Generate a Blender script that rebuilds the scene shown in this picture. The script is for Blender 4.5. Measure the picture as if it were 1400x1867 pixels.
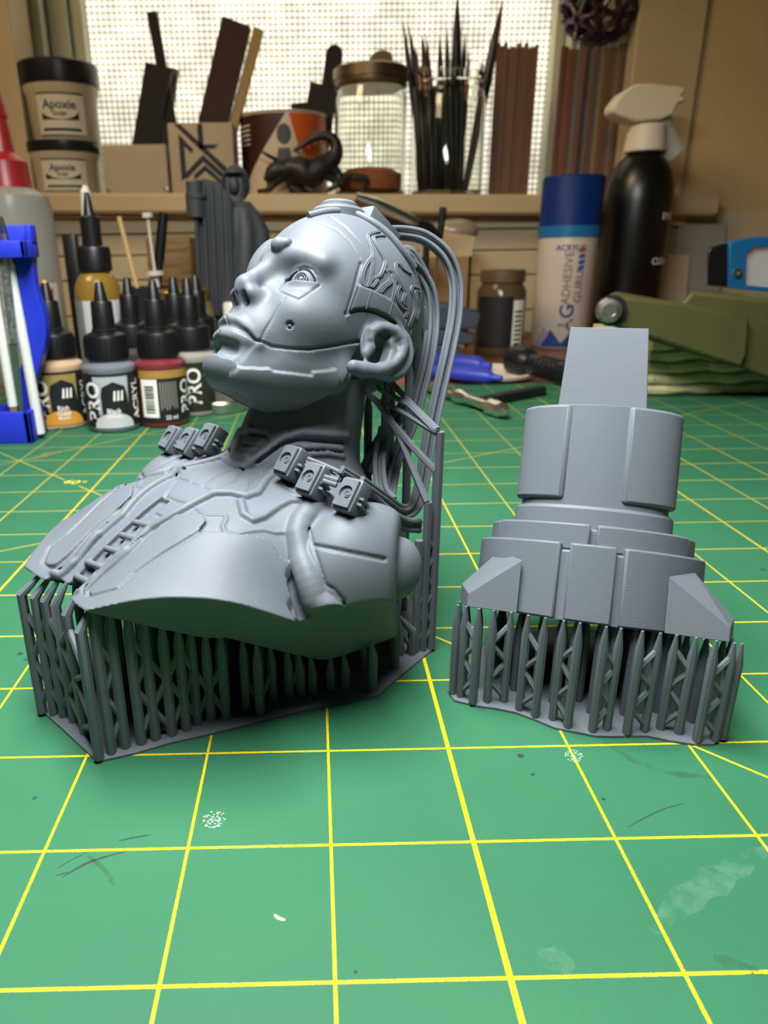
import bpy, bmesh, math, random
import numpy as np
from mathutils import Matrix, Vector
random.seed(7); rng = np.random.default_rng(7)
for _o in list(bpy.data.objects): bpy.data.objects.remove(_o)
S = 0.0254                      # everything below is written in inches (one mat square = 1 inch)
scene = bpy.context.scene
COL = scene.collection
PI = math.pi

# ---------------------------------------------------------------- camera
F_PX, PITCH, ROLL, YAW = 1307.2134, .35100, .0142, .0105
CAM = np.array([-1.0526, -2.9076, 3.9297]); OX, OY = -108.2818, -3.8121
W, H = 1400, 1867
def _rot():
    cy, sy = math.cos(YAW), math.sin(YAW); c, s = math.cos(PITCH), math.sin(PITCH); cr, sr = math.cos(ROLL), math.sin(ROLL)
    A = np.array([[cy, -sy, 0], [sy, cy, 0], [0, 0, 1]]); B = np.array([[1, 0, 0], [0, s, c], [0, c, -s]])
    D = np.array([[cr, -sr, 0], [sr, cr, 0], [0, 0, 1]])
    return D @ B @ A
RC = _rot()                     # rows: right, up, forward
cam_data = bpy.data.cameras.new('camera'); cam = bpy.data.objects.new('camera', cam_data); COL.objects.link(cam)
cam_data.sensor_width = 36.0; cam_data.lens = 36.0 * F_PX / H
cam_data.shift_x = -OX / H; cam_data.shift_y = OY / H * 1.0
cam_data.clip_start = 0.005; cam_data.clip_end = 50
_m = Matrix.Identity(4)
for _i in range(3):
    _m[_i][0] = RC[0][_i]; _m[_i][1] = RC[1][_i]; _m[_i][2] = -RC[2][_i]; _m[_i][3] = CAM[_i] * S
cam.matrix_world = _m
cam_data.dof.use_dof = True; cam_data.dof.focus_distance = 5.9 * S; cam_data.dof.aperture_fstop = 28.0
scene.camera = cam
# measuring helpers: a photo pixel to a point on a plane of the room
def ray(u, v): return RC.T @ np.array([(u - W / 2 - OX) / F_PX, -(v - H / 2 - OY) / F_PX, 1.0])
def onz(u, v, z=0.0): d = ray(u, v); return CAM + d * (z - CAM[2]) / d[2]
def ony(u, v, y): d = ray(u, v); return CAM + d * (y - CAM[1]) / d[1]
def onx(u, v, x): d = ray(u, v); return CAM + d * (x - CAM[0]) / d[0]

# ---------------------------------------------------------------- light
scene.view_settings.view_transform = 'Standard'; scene.view_settings.look = 'None'
scene.view_settings.gamma = 1.0; scene.view_settings.use_curve_mapping = False
scene.view_settings.exposure = 0.0
scene.cycles.diffuse_bounces = 2
world = bpy.data.worlds.new('world'); scene.world = world; world.use_nodes = True
_bg = world.node_tree.nodes['Background']; _bg.inputs[0].default_value = (1.0, 0.86, 0.68, 1); _bg.inputs[1].default_value = 0.012
def area(name, loc, target, size, sizey, power, color):
    l = bpy.data.lights.new(name, 'AREA'); l.shape = 'RECTANGLE'; l.size = size * S; l.size_y = sizey * S; l.energy = power; l.color = color
    o = bpy.data.objects.new(name, l); COL.objects.link(o); o.location = Vector(loc) * S
    o.rotation_euler = (Vector(target) - Vector(loc)).to_track_quat('-Z', 'Y').to_euler(); return o
area('bench_lamp_light', (-2.2, 2.9, 14), (-1.4, 3.2, 0), 11, 5, 4.9, (0.97, 0.99, 0.99))
area('window_daylight', (-1.5, 44, 22), (-1.5, 30, 16), 40, 34, 14.5, (1.0, 0.95, 0.84))
_rl = area('room_lamp_light', (-20, 8, 30), (5, 33, 6), 12, 12, 1.1, (1.0, 0.76, 0.46)); _rl.data.spread = math.radians(84)   # unseen warm lamp for the window wall, spread narrowed so its light misses the bust

# ---------------------------------------------------------------- helpers
_ORG = {}
def tagp(o, label=None, cat=None, group=None, kind=None):
    if label: o['label'] = label
    if cat: o['category'] = cat
    if group: o['group'] = group
    if kind: o['kind'] = kind
    return o
def thing(name, label, cat, loc=(0, 0, 0), group=None):
    o = bpy.data.objects.new(name, None); COL.objects.link(o); o.empty_display_size = 0.01
    o.location = Vector([float(c) for c in loc]) * S; _ORG[o.name] = np.array(loc, float)
    return tagp(o, label, cat, group)
class MB:
    """collects shapes, in inches, world coordinates"""
    def __init__(s): s.v = []; s.f = []
    def add(s, vs, fs):
        b = len(s.v); s.v.extend([tuple(float(c) for c in p) for p in vs]); s.f.extend([tuple(b + i for i in f) for f in fs]); return s
    def xf(s, M):
        s.v = [tuple(M @ Vector(p)) for p in s.v]; return s
    def box(s, lo, hi, bev=0.0):
        lo = [min(a, b) for a, b in zip(lo, hi)] if False else lo
        if bev <= 0:
            x0, y0, z0 = lo; x1, y1, z1 = hi
            return s.add([(x0,y0,z0),(x1,y0,z0),(x1,y1,z0),(x0,y1,z0),(x0,y0,z1),(x1,y0,z1),(x1,y1,z1),(x0,y1,z1)],
                         [(3,2,1,0),(4,5,6,7),(0,1,5,4),(1,2,6,5),(2,3,7,6),(3,0,4,7)])
        bm = bmesh.new(); bmesh.ops.create_cube(bm, size=1.0)
        for v in bm.verts: v.co = Vector([(lo[i] + hi[i]) / 2 + v.co[i] * (hi[i] - lo[i]) for i in range(3)])
        bmesh.ops.bevel(bm, geom=list(bm.edges), offset=bev, segments=2, affect='EDGES', profile=0.5)
        bm.verts.index_update(); s.add([v.co for v in bm.verts], [[v.index for v in f.verts] for f in bm.faces]); bm.free(); return s
    def lathe(s, prof, c=(0, 0, 0), n=32, axis=None, sx=1.0, sy=1.0):
        """profile of (radius, height); axis: optional 3x3 columns x,y,z"""
        vs = []; fs = []; A = np.eye(3) if axis is None else np.array(axis, float).T if False else (np.eye(3) if axis is None else axis)
        c = np.array(c, float); m = len(prof)
        for r, h in prof:
            for k in range(n):
                t = 2 * PI * k / n; p = A @ np.array([r * sx * math.cos(t), r * sy * math.sin(t), h]); vs.append(c + p)
        for i in range(m - 1):
            for k in range(n):
                k2 = (k + 1) % n; fs.append((i * n + k, i * n + k2, (i + 1) * n + k2, (i + 1) * n + k))
        if prof[0][0] > 1e-6: fs.append(tuple(range(n - 1, -1, -1)))
        if prof[-1][0] > 1e-6: fs.append(tuple((m - 1) * n + k for k in range(n)))
        return s.add(vs, fs)
    def tube(s, pts, r, n=8, cap=True, flat=1.0):
        P = np.array(pts, float); m = len(P); r = np.full(m, r, float) if np.isscalar(r) else np.array(r, float)
        T = np.gradient(P, axis=0); T /= np.linalg.norm(T, axis=1)[:, None] + 1e-12
        u = np.cross(T[0], (0, 0, 1.0)); 
        if np.linalg.norm(u) < 1e-3: u = np.cross(T[0], (1.0, 0, 0))
        u /= np.linalg.norm(u); vs = []; fs = []
        for i in range(m):
            u = u - T[i] * (u @ T[i]); u /= np.linalg.norm(u) + 1e-12; w = np.cross(T[i], u)
            for k in range(n):
                t = 2 * PI * k / n; vs.append(P[i] + r[i] * (math.cos(t) * u + flat * math.sin(t) * w))
        for i in range(m - 1):
            for k in range(n):
                k2 = (k + 1) % n; fs.append((i * n + k, i * n + k2, (i + 1) * n + k2, (i + 1) * n + k))
        if cap: fs.append(tuple(range(n - 1, -1, -1))); fs.append(tuple((m - 1) * n + k for k in range(n)))
        return s.add(vs, fs)
    def prism(s, poly, z0, z1):
        """2D outline extruded in z"""
        n = len(poly); vs = [(x, y, z0) for x, y in poly] + [(x, y, z1) for x, y in poly]
        return s.add(vs, [tuple(range(n - 1, -1, -1)), tuple(range(n, 2 * n))] + [(i, (i + 1) % n, n + (i + 1) % n, n + i) for i in range(n)])
    def ball(s, c, r, n=16, m=10):
        r = (r, r, r) if np.isscalar(r) else r
        vs = [(c[0], c[1], c[2] - r[2])]; fs = []
        for j in range(1, m):
            a = -PI / 2 + PI * j / m
            for k in range(n): vs.append((c[0] + r[0] * math.cos(a) * math.cos(2*PI*k/n), c[1] + r[1] * math.cos(a) * math.sin(2*PI*k/n), c[2] + r[2] * math.sin(a)))
        vs.append((c[0], c[1], c[2] + r[2])); L = len(vs) - 1
        for k in range(n): fs.append((0, 1 + (k + 1) % n, 1 + k)); fs.append((L, L - n + k, L - n + (k + 1) % n))
        for j in range(m - 2):
            for k in range(n): fs.append((1 + j*n + k, 1 + j*n + (k+1) % n, 1 + (j+1)*n + (k+1) % n, 1 + (j+1)*n + k))
        return s.add(vs, fs)
    def build(s, name, mat, parent=None, smooth=False, label=None, bevel=0.0, origin=None, angle=35):
        org = _ORG.get(parent.name, np.zeros(3)) if parent is not None else (np.zeros(3) if origin is None else np.array(origin, float))
        me = bpy.data.meshes.new(name)
        V = (np.array(s.v, float).reshape(-1, 3) - org) * S
        me.from_pydata(V.tolist(), [], s.f); me.update()
        o = bpy.data.objects.new(name, me); COL.objects.link(o); _ORG[o.name] = org
        if parent is not None: o.parent = parent
        else: o.location = Vector([float(c) for c in org]) * S
        if mat is not None: me.materials.append(mat)
        if smooth:
            me.shade_smooth()
            if angle < 180: me.set_sharp_from_angle(angle=math.radians(angle))
        if bevel > 0:
            b = o.modifiers.new('bevel', 'BEVEL'); b.width = bevel * S; b.segments = 2; b.limit_method = 'ANGLE'; b.angle_limit = math.radians(30)
        if label: o['label'] = label
        return o
def one(mb, name, mat, label, cat, group=None, **k):
    V = np.array(mb.v); org = k.pop('origin', None)
    if org is None: org = ((V[:,0].min()+V[:,0].max())/2, (V[:,1].min()+V[:,1].max())/2, V[:,2].min())
    return tagp(mb.build(name, mat, None, origin=org, **k), label, cat, group)
def struct(mb, name, mat, parent=None, label=None, **k):
    o = mb.build(name, mat, parent, **k)
    if parent is None: o['kind'] = 'structure'; o['label'] = label or name; 
    return o
def copy_tree(o, parent=None):
    c = o.copy(); COL.objects.link(c); _ORG[c.name] = _ORG.get(o.name, np.zeros(3))
    if parent is not None: c.parent = parent
    for ch in list(o.children): copy_tree(ch, c)
    return c
def frame(x, z):
    """3x3 with columns x', y', z' from a rough x axis and an exact z axis"""
    z = np.array(z, float); z /= np.linalg.norm(z); x = np.array(x, float); x = x - z * (x @ z); x /= np.linalg.norm(x)
    return np.stack([x, np.cross(z, x), z], 1)
def mat4(A, t):
    M = Matrix.Identity(4)
    for i in range(3):
        for j in range(3): M[i][j] = float(A[i][j])
        M[i][3] = float(t[i])
    return M
def smooth_path(pts, n=8):
    """Catmull-Rom through points"""
    P = np.array(pts, float); P = np.vstack([2 * P[0] - P[1], P, 2 * P[-1] - P[-2]]); out = []
    for i in range(1, len(P) - 2):
        for k in range(n):
            t = k / n; a, b, c, d = P[i-1], P[i], P[i+1], P[i+2]
            out.append(0.5 * ((2*b) + (-a + c)*t + (2*a - 5*b + 4*c - d)*t*t + (-a + 3*b - 3*c + d)*t**3))
    out.append(P[-2]); return np.array(out)

# ---------------------------------------------------------------- materials
MATS = {}
def mat(name, col, rough=0.5, metal=0.0, var=0.0, scale=30.0, bump=0.0, bscale=200.0, trans=0.0, ior=1.45, alpha=1.0, spec=0.5, coat=0.0, sss=0.0):
    if name in MATS: return MATS[name]
    m = bpy.data.materials.new(name); m.use_nodes = True; nt = m.node_tree; N = nt.nodes; L = nt.links
    b = N['Principled BSDF']; c = tuple(col) + (1,)
    b.inputs['Base Color'].default_value = c; b.inputs['Roughness'].default_value = rough; b.inputs['Metallic'].default_value = metal
    b.inputs['Transmission Weight'].default_value = trans; b.inputs['IOR'].default_value = ior; b.inputs['Alpha'].default_value = alpha
    b.inputs['Specular IOR Level'].default_value = spec; b.inputs['Coat Weight'].default_value = coat
    tc = N.new('ShaderNodeTexCoord')
    if var > 0:
        n = N.new('ShaderNodeTexNoise'); n.inputs['Scale'].default_value = scale; n.inputs['Detail'].default_value = 4; L.new(tc.outputs['Object'], n.inputs['Vector'])
        r = N.new('ShaderNodeMapRange'); r.inputs[1].default_value = 0.3; r.inputs[2].default_value = 0.7; r.inputs[3].default_value = 1 - var; r.inputs[4].default_value = 1 + var
        L.new(n.outputs['Fac'], r.inputs[0]); mx = N.new('ShaderNodeMix'); mx.data_type = 'RGBA'; mx.blend_type = 'MULTIPLY'; mx.inputs[0].default_value = 1
        mx.inputs[6].default_value = c; L.new(r.outputs[0], mx.inputs[7]); L.new(mx.outputs[2], b.inputs['Base Color'])
    if bump > 0:
        n = N.new('ShaderNodeTexNoise'); n.inputs['Scale'].default_value = bscale; n.inputs['Detail'].default_value = 3; L.new(tc.outputs['Object'], n.inputs['Vector'])
        bp = N.new('ShaderNodeBump'); bp.inputs['Strength'].default_value = bump; bp.inputs['Distance'].default_value = 0.0005; L.new(n.outputs['Fac'], bp.inputs['Height']); L.new(bp.outputs[0], b.inputs['Normal'])
    MATS[name] = m; return m
def srgb(r, g, b):
    f = lambda c: (c / 255 / 12.92) if c / 255 <= 0.04045 else ((c / 255 + 0.055) / 1.055) ** 2.4
    return (f(r), f(g), f(b))
RESIN = mat('grey_resin', srgb(96, 102, 109), 0.50, var=0.04, scale=60, bump=0.05, bscale=900, spec=0.28)
# ================================================================ the room
def mat_mat():
    m = bpy.data.materials.new('mat_vinyl'); m.use_nodes = True; nt = m.node_tree; N = nt.nodes; L = nt.links; b = N['Principled BSDF']
    tc = N.new('ShaderNodeTexCoord'); sp = N.new('ShaderNodeSeparateXYZ'); sc_ = N.new('ShaderNodeVectorMath'); sc_.operation = 'SCALE'; sc_.inputs[3].default_value = 1 / S
    L.new(tc.outputs['Object'], sc_.inputs[0]); L.new(sc_.outputs[0], sp.inputs[0]); X, Y = sp.outputs[0], sp.outputs[1]
    def mth(op, a, bb=None, c=None):
        n = N.new('ShaderNodeMath'); n.operation = op
        for i, q in enumerate((a, bb, c)):
            if q is None: continue
            if isinstance(q, (int, float)): n.inputs[i].default_value = q
            else: L.new(q, n.inputs[i])
        return n.outputs[0]
    def near(v, w, per=None):         # 1 where v is within w of a multiple of per (or of 0)
        if per: v = mth('PINGPONG', v, per / 2); 
        else: v = mth('ABSOLUTE', v)
        return mth('LESS_THAN', v, w)
    lines = near(X, .0105, 1.0)
    for q in (near(Y, .0105, 1.0), near(X, .0175, 5.0),
              near(mth('MULTIPLY', mth('SUBTRACT', mth('ADD', X, Y), 4.0), .7071), .0115),
              near(mth('MULTIPLY', mth('SUBTRACT', mth('SUBTRACT', Y, X), 18.0), .7071), .0115),
              near(mth('MULTIPLY', mth('SUBTRACT', mth('SUBTRACT', Y, mth('MULTIPLY', X, .577)), 9.55), .866), .0115)):
        lines = mth('MAXIMUM', lines, q)
    # gap in the 45 degree line for the printed angle
    gap = mth('LESS_THAN', mth('ADD', mth('ABSOLUTE', mth('ADD', X, 5.46)), mth('ABSOLUTE', mth('SUBTRACT', Y, 9.5))), .36)
    hl = mth('MAXIMUM', near(X, .0105, 1.0), near(Y, .0105, 1.0)); lines = mth('MAXIMUM', mth('MULTIPLY', lines, mth('SUBTRACT', 1.0, gap)), hl)
    # worn print: fine noise breaks the lines up a little
    wn = N.new('ShaderNodeTexNoise'); wn.inputs['Scale'].default_value = 2600; wn.inputs['Detail'].default_value = 2; L.new(tc.outputs['Object'], wn.inputs['Vector'])
    wr = N.new('ShaderNodeMapRange'); wr.inputs[1].default_value = .3; wr.inputs[2].default_value = .42; L.new(wn.outputs['Fac'], wr.inputs[0])
    wl = N.new('ShaderNodeTexNoise'); wl.inputs['Scale'].default_value = 9; wl.inputs['Detail'].default_value = 4; L.new(tc.outputs['Object'], wl.inputs['Vector'])
    wq = N.new('ShaderNodeMapRange'); wq.inputs[1].default_value = .3; wq.inputs[2].default_value = .6; wq.inputs[3].default_value = .55; L.new(wl.outputs['Fac'], wq.inputs[0])
    wy = N.new('ShaderNodeMapRange'); wy.inputs[1].default_value = 5.0; wy.inputs[2].default_value = 12.0; wy.inputs[3].default_value = 1.0; wy.inputs[4].default_value = .55; L.new(Y, wy.inputs[0])
    wear = mth('MULTIPLY', mth('MULTIPLY', lines, wr.outputs[0]), mth('MULTIPLY', mth('MAXIMUM', wq.outputs[0], mth('LESS_THAN', Y, 4.0)), wy.outputs[0]))
    n1 = N.new('ShaderNodeTexNoise'); n1.inputs['Scale'].default_value = 14; n1.inputs['Detail'].default_value = 6; L.new(tc.outputs['Object'], n1.inputs['Vector'])
    r1 = N.new('ShaderNodeValToRGB'); r1.color_ramp.elements[0].position = .3; r1.color_ramp.elements[1].position = .7
    r1.color_ramp.elements[0].color = srgb(43, 97, 68) + (1,); r1.color_ramp.elements[1].color = srgb(50, 107, 75) + (1,); L.new(n1.outputs['Fac'], r1.inputs[0])
    # specks of old paint
    v = N.new('ShaderNodeTexVoronoi'); v.inputs['Scale'].default_value = 95; L.new(tc.outputs['Object'], v.inputs['Vector'])
    vs = N.new('ShaderNodeSeparateColor'); L.new(v.outputs['Color'], vs.inputs[0])
    speck = mth('MULTIPLY', mth('LESS_THAN', v.outputs['Distance'], mth('MULTIPLY', vs.outputs[1], .11)), mth('LESS_THAN', vs.outputs[0], .34))
    v2 = N.new('ShaderNodeTexVoronoi'); v2.inputs['Scale'].default_value = 60; L.new(tc.outputs['Object'], v2.inputs['Vector'])
    vs2 = N.new('ShaderNodeSeparateColor'); L.new(v2.outputs['Color'], vs2.inputs[0])
    wsp = mth('MULTIPLY', mth('LESS_THAN', v2.outputs['Distance'], mth('MULTIPLY', vs2.outputs[1], .06)), mth('LESS_THAN', vs2.outputs[0], .25))
    # worn grey-green smears
    n3 = N.new('ShaderNodeTexNoise'); n3.inputs['Scale'].default_value = 28; n3.inputs['Detail'].default_value = 8; n3.inputs['Roughness'].default_value = .7; L.new(tc.outputs['Object'], n3.inputs['Vector'])
    sm = N.new('ShaderNodeMapRange'); sm.inputs[1].default_value = .6; sm.inputs[2].default_value = .75; sm.inputs[4].default_value = .35; L.new(n3.outputs['Fac'], sm.inputs[0])
    def mixc(fac, a, col):
        x = N.new('ShaderNodeMix'); x.data_type = 'RGBA'; L.new(fac, x.inputs[0]); L.new(a, x.inputs[6]); x.inputs[7].default_value = col + (1,); return x.outputs[2]
    c = mixc(sm.outputs[0], r1.outputs[0], srgb(64, 106, 78)); c = mixc(mth('MULTIPLY', speck, .7), c, srgb(28, 62, 46)); c = mixc(wsp, c, srgb(150, 200, 165)); c = mixc(wear, c, srgb(226, 194, 18))
    L.new(c, b.inputs['Base Color']); b.inputs['Roughness'].default_value = .58; b.inputs['Specular IOR Level'].default_value = .15
    n4 = N.new('ShaderNodeTexNoise'); n4.inputs['Scale'].default_value = 1800; L.new(tc.outputs['Object'], n4.inputs['Vector'])
    bp = N.new('ShaderNodeBump'); bp.inputs['Strength'].default_value = .12; bp.inputs['Distance'].default_value = .0004; L.new(n4.outputs['Fac'], bp.inputs['Height']); L.new(bp.outputs[0], b.inputs['Normal'])
    return m
cm = MB().box((-17.5, -5.5, -.1), (18.5, 18.55, 0)).build('cutting_mat', mat_mat()); tagp(cm, 'green cutting mat with yellow one inch grid under both grey prints', 'cutting mat')
YEL = mat('mat_print', srgb(236, 216, 60), .5)
def text_mesh(s, size, bold=False, spacing=1.0):
    cu = bpy.data.curves.new('t', 'FONT'); cu.body = s; cu.size = size; cu.align_x = 'CENTER'; cu.align_y = 'CENTER'; cu.space_character = spacing
    if bold: cu.offset = size * .018
    cu.resolution_u = 3; ob = bpy.data.objects.new('t', cu); COL.objects.link(ob)
    dg = bpy.context.evaluated_depsgraph_get(); me = bpy.data.meshes.new_from_object(ob.evaluated_get(dg))
    V = [tuple(v.co) for v in me.vertices]; Fc = [tuple(p.vertices) for p in me.polygons]
    bpy.data.objects.remove(ob); bpy.data.curves.remove(cu); bpy.data.meshes.remove(me); return V, Fc
def text_flat(s, size, A, t, bold=False, sx=1.0, spacing=1.0):
    V, Fc = text_mesh(s, size, bold, spacing); mb = MB(); mb.add([np.array(t) + A @ np.array([x * sx, y, 0]) for x, y, z in V], Fc); return mb
def text_cyl(s, size, c, r, ang, z, rot=0.0, bold=False, sx=1.0, spacing=1.0, axis=None):
    """lettering wrapped on an upright cylinder; ang: facing angle, -pi/2 = towards -y; rot turns the line of text"""
    V, Fc = text_mesh(s, size, bold, spacing); mb = MB(); vs = []; A = np.eye(3) if axis is None else axis; c = np.array(c, float)
    for x, y, _ in V:
        x *= sx; X = x * math.cos(rot) - y * math.sin(rot); Z = x * math.sin(rot) + y * math.cos(rot); a = ang + X / r
        vs.append(c + A @ np.array([r * math.cos(a), r * math.sin(a), z + Z]))
    mb.add(vs, Fc); return mb
def patch_cyl(c, r, a0, a1, z0, z1, n=14, axis=None, th=.0):
    mb = MB(); vs = []; A = np.eye(3) if axis is None else axis; c = np.array(c, float)
    for k in range(n + 1):
        a = a0 + (a1 - a0) * k / n
        for z in (z0, z1): vs.append(c + A @ np.array([r * math.cos(a), r * math.sin(a), z]))
    return mb.add(vs, [(2*k, 2*k+2, 2*k+3, 2*k+1) for k in range(n)])
text_flat('60°', .30, frame((1, -.35, 0), (0, 0, 1)), (-5.43, 9.5, .002)).build('angle_print', YEL, cm)
# dried paint strokes and dabs on the mat, thin films of their own
MATS_FIRST = 1
PAINTK = mat('dried_paint_dark', srgb(38, 48, 44), .7); PAINTW = mat('dried_paint_pale', srgb(176, 205, 178), .8); PAINTY = mat('dried_paint_cream', srgb(226, 212, 130), .7)
def stroke(px, w, m, name='paint_stroke'):
    P = smooth_path([onz(u, v, 0) for u, v in px], 5); n = len(P); mb = MB(); vs = []
    for i in range(n):
        t = P[min(i+1, n-1)] - P[max(i-1, 0)]; q = np.array([-t[1], t[0], 0]); q /= np.linalg.norm(q) + 1e-9; ww = w * (math.sin(PI * (i + .3) / (n - .4)) ** .5) * (.7 + .5 * rng.random())
        vs += [P[i] + q * ww + (0, 0, .0015), P[i] - q * ww + (0, 0, .0015)]
    mb.add(vs, [(2*i, 2*i+1, 2*i+3, 2*i+2) for i in range(n - 1)]); mb.build(name, m, cm)
stroke([(217, 1533), (240, 1528), (274, 1522)], .007, PAINTK); stroke([(112, 1600), (150, 1578), (180, 1566), (230, 1552)], .009, PAINTK)
stroke([(104, 1584), (130, 1568), (160, 1554)], .004, PAINTK); stroke([(100, 1597), (125, 1590)], .004, PAINTK)
stroke([(1145, 1508), (1170, 1494), (1210, 1475), (1247, 1465)], .004, PAINTK); stroke([(500, 1668), (508, 1674), (520, 1678)], .012, PAINTY)
for (u, v, r, n) in ((390, 1494, .085, 90), (1048, 1379, .08, 70)):
    c = onz(u, v, 0); mb = MB()
    for k in range(n):
        a = rng.random() * 2 * PI; q = r * math.sqrt(rng.random()); s = .004 + .005 * rng.random(); x, y = c[0] + q * math.cos(a), c[1] + q * math.sin(a); t = rng.random() * 3
        mb.add([(x + s*math.cos(t+j*PI/2), y + s*math.sin(t+j*PI/2)*.6, .0018) for j in range(4)], [(0, 1, 2, 3)])
    o = mb.build('paint_dab', PAINTW if u > 500 else mat('dried_paint_white', srgb(222, 222, 200), .8), cm); o['kind'] = 'stuff'
for (u, v, r) in ((949, 1378, .03), (971, 1412, .016), (1100, 1457, .016), (648, 1772, .013), (37, 1192, .035), (46, 1203, .02), (205, 945, .06)):
    c = onz(u, v, 0); MB().add([(c[0] + r*(1+.25*math.sin(5*j+u))*math.cos(j*PI/6), c[1] + .8*r*math.sin(j*PI/6), .0016) for j in range(12)], [tuple(range(12))]).build('paint_spot', PAINTK, cm)

def film_mat(name, col, dens):
    m = bpy.data.materials.new(name); m.use_nodes = True; nt = m.node_tree; N = nt.nodes; L = nt.links; b = N['Principled BSDF']; b.inputs['Base Color'].default_value = col + (1,); b.inputs['Roughness'].default_value = .8
    tc = N.new('ShaderNodeTexCoord'); n = N.new('ShaderNodeTexNoise'); n.inputs['Scale'].default_value = 160; n.inputs['Detail'].default_value = 8; n.inputs['Roughness'].default_value = .75; L.new(tc.outputs['Object'], n.inputs['Vector'])
    r = N.new('ShaderNodeMapRange'); r.inputs[1].default_value = .42; r.inputs[2].default_value = .72; r.inputs[4].default_value = dens; L.new(n.outputs['Fac'], r.inputs[0]); L.new(r.outputs[0], b.inputs['Alpha']); return m
SMK = film_mat('smear_dark', srgb(44, 80, 56), .5); SMW = film_mat('smear_pale', srgb(126, 168, 138), .32)
stroke([(1100, 1352), (1130, 1372), (1180, 1398), (1240, 1412), (1330, 1420)], .035, SMK, 'paint_smear'); stroke([(1190, 1700), (1250, 1640), (1310, 1600), (1400, 1545)], .10, SMW, 'paint_smear'); stroke([(1300, 1745), (1340, 1760), (1390, 1775)], .05, SMK, 'paint_smear'); stroke([(985, 1755), (1010, 1748), (1045, 1770)], .09, SMW, 'paint_smear'); stroke([(160, 1560), (190, 1585), (208, 1615)], .02, SMK, 'paint_smear'); stroke([(60, 838), (85, 828), (110, 822)], .12, film_mat('smear_orange', srgb(196, 130, 70), .8), 'paint_smear')
def wood_mat(name, c1, c2, scale=2.0, rough=.45, axis=0):
    if name in MATS: return MATS[name]
    m = bpy.data.materials.new(name); m.use_nodes = True; nt = m.node_tree; N = nt.nodes; L = nt.links; b = N['Principled BSDF']
    tc = N.new('ShaderNodeTexCoord'); mp = N.new('ShaderNodeMapping'); s = [60.0, 60.0, 60.0]; s[axis] = 5.0; mp.inputs['Scale'].default_value = s; L.new(tc.outputs['Object'], mp.inputs[0])
    n = N.new('ShaderNodeTexNoise'); n.inputs['Scale'].default_value = scale; n.inputs['Detail'].default_value = 6; n.inputs['Distortion'].default_value = .6; L.new(mp.outputs[0], n.inputs['Vector'])
    r = N.new('ShaderNodeValToRGB'); r.color_ramp.elements[0].position = .32; r.color_ramp.elements[1].position = .68; r.color_ramp.elements[0].color = c1 + (1,); r.color_ramp.elements[1].color = c2 + (1,)
    L.new(n.outputs['Fac'], r.inputs[0]); L.new(r.outputs[0], b.inputs['Base Color']); b.inputs['Roughness'].default_value = rough; MATS[name] = m; return m
struct(MB().box((-40, -20, -1.3), (40, 33, -.1)), 'floor', wood_mat('bench_wood', srgb(112, 66, 38), srgb(150, 96, 58), 2.0), label='brown wooden bench top behind the mat')
TAN = mat('wall_paint', srgb(206, 176, 128), .75, var=.03, scale=12); CREAM = mat('trim_gloss', srgb(198, 176, 136), .4, var=.04, scale=10)
GREYW = mat('wall_lower_paint', srgb(204, 188, 152), .6, var=.05, scale=8)
SLOPE = -.0157
def sill_z(x): return 6.12 + SLOPE * (x - 2.1)
GX0, GX1, GY = -11.62, 10.6, 37.2            # glass edges and plane
w = MB()
w.box((-60, 33, -30), (60, 33.6, 5.3)).build('wall_back', GREYW)['kind'] = 'structure'
wb = bpy.data.objects['wall_back']; wb['label'] = 'wall under and around the window'
# boards of the lower wall, three courses with shadow gaps
for (z0, z1, y) in ((3.72, 4.62, 32.8), (2.62, 3.66, 32.72), (1.0, 2.56, 32.66), (-.1, .95, 32.7)):
    MB().box((-40, y, z0), (15.0, 33, z1), .05).build('wall_board', GREYW, wb)
MB().box((-40, 32.55, 4.66), (16.2, 33, 5.3), .04).build('wall_board', GREYW, wb)
MB().box((15.9, 33, 5.3), (60, 37.8, 60)).build('wall_panel', TAN, wb); MB().box((-60, 33, 5.3), (-15.0, 37.8, 60)).build('wall_panel', TAN, wb)
MB().box((-15.0, 33, 30), (15.9, 37.8, 60)).build('wall_panel', TAN, wb)
struct(MB().box((40, -40, -30), (40.5, 37.8, 60)), 'wall_right', TAN, label='tan painted side wall'); struct(MB().box((-40.5, -40, -30), (-40, 37.8, 60)), 'wall_left', TAN, label='tan painted side wall')
# sill: a long rounded board
sm_ = MB(); prof = [(31.62, -.85), (31.5, -.73), (31.5, -.12), (31.62, 0), (37.5, 0), (37.5, -.85)]
vs = []; xs = (-40.0, 17.05, 17.15)
for x in xs:
    k = .1 if x == 17.15 else 0
    vs += [(x, min(max(y, 31.5 + k), 37.5), sill_z(x) + min(max(z, -.85 + k), -k)) for y, z in prof]
n = len(prof); fs = [tuple(range(n - 1, -1, -1)), tuple(2 * n + i for i in range(n))]
for j in range(2): fs += [(j*n+i, j*n+(i+1) % n, (j+1)*n+(i+1) % n, (j+1)*n+i) for i in range(n)]
sm_.add(vs, fs); struct(sm_, 'trim_1', CREAM, label='cream window sill board along the back of the bench', bevel=.03)
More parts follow.
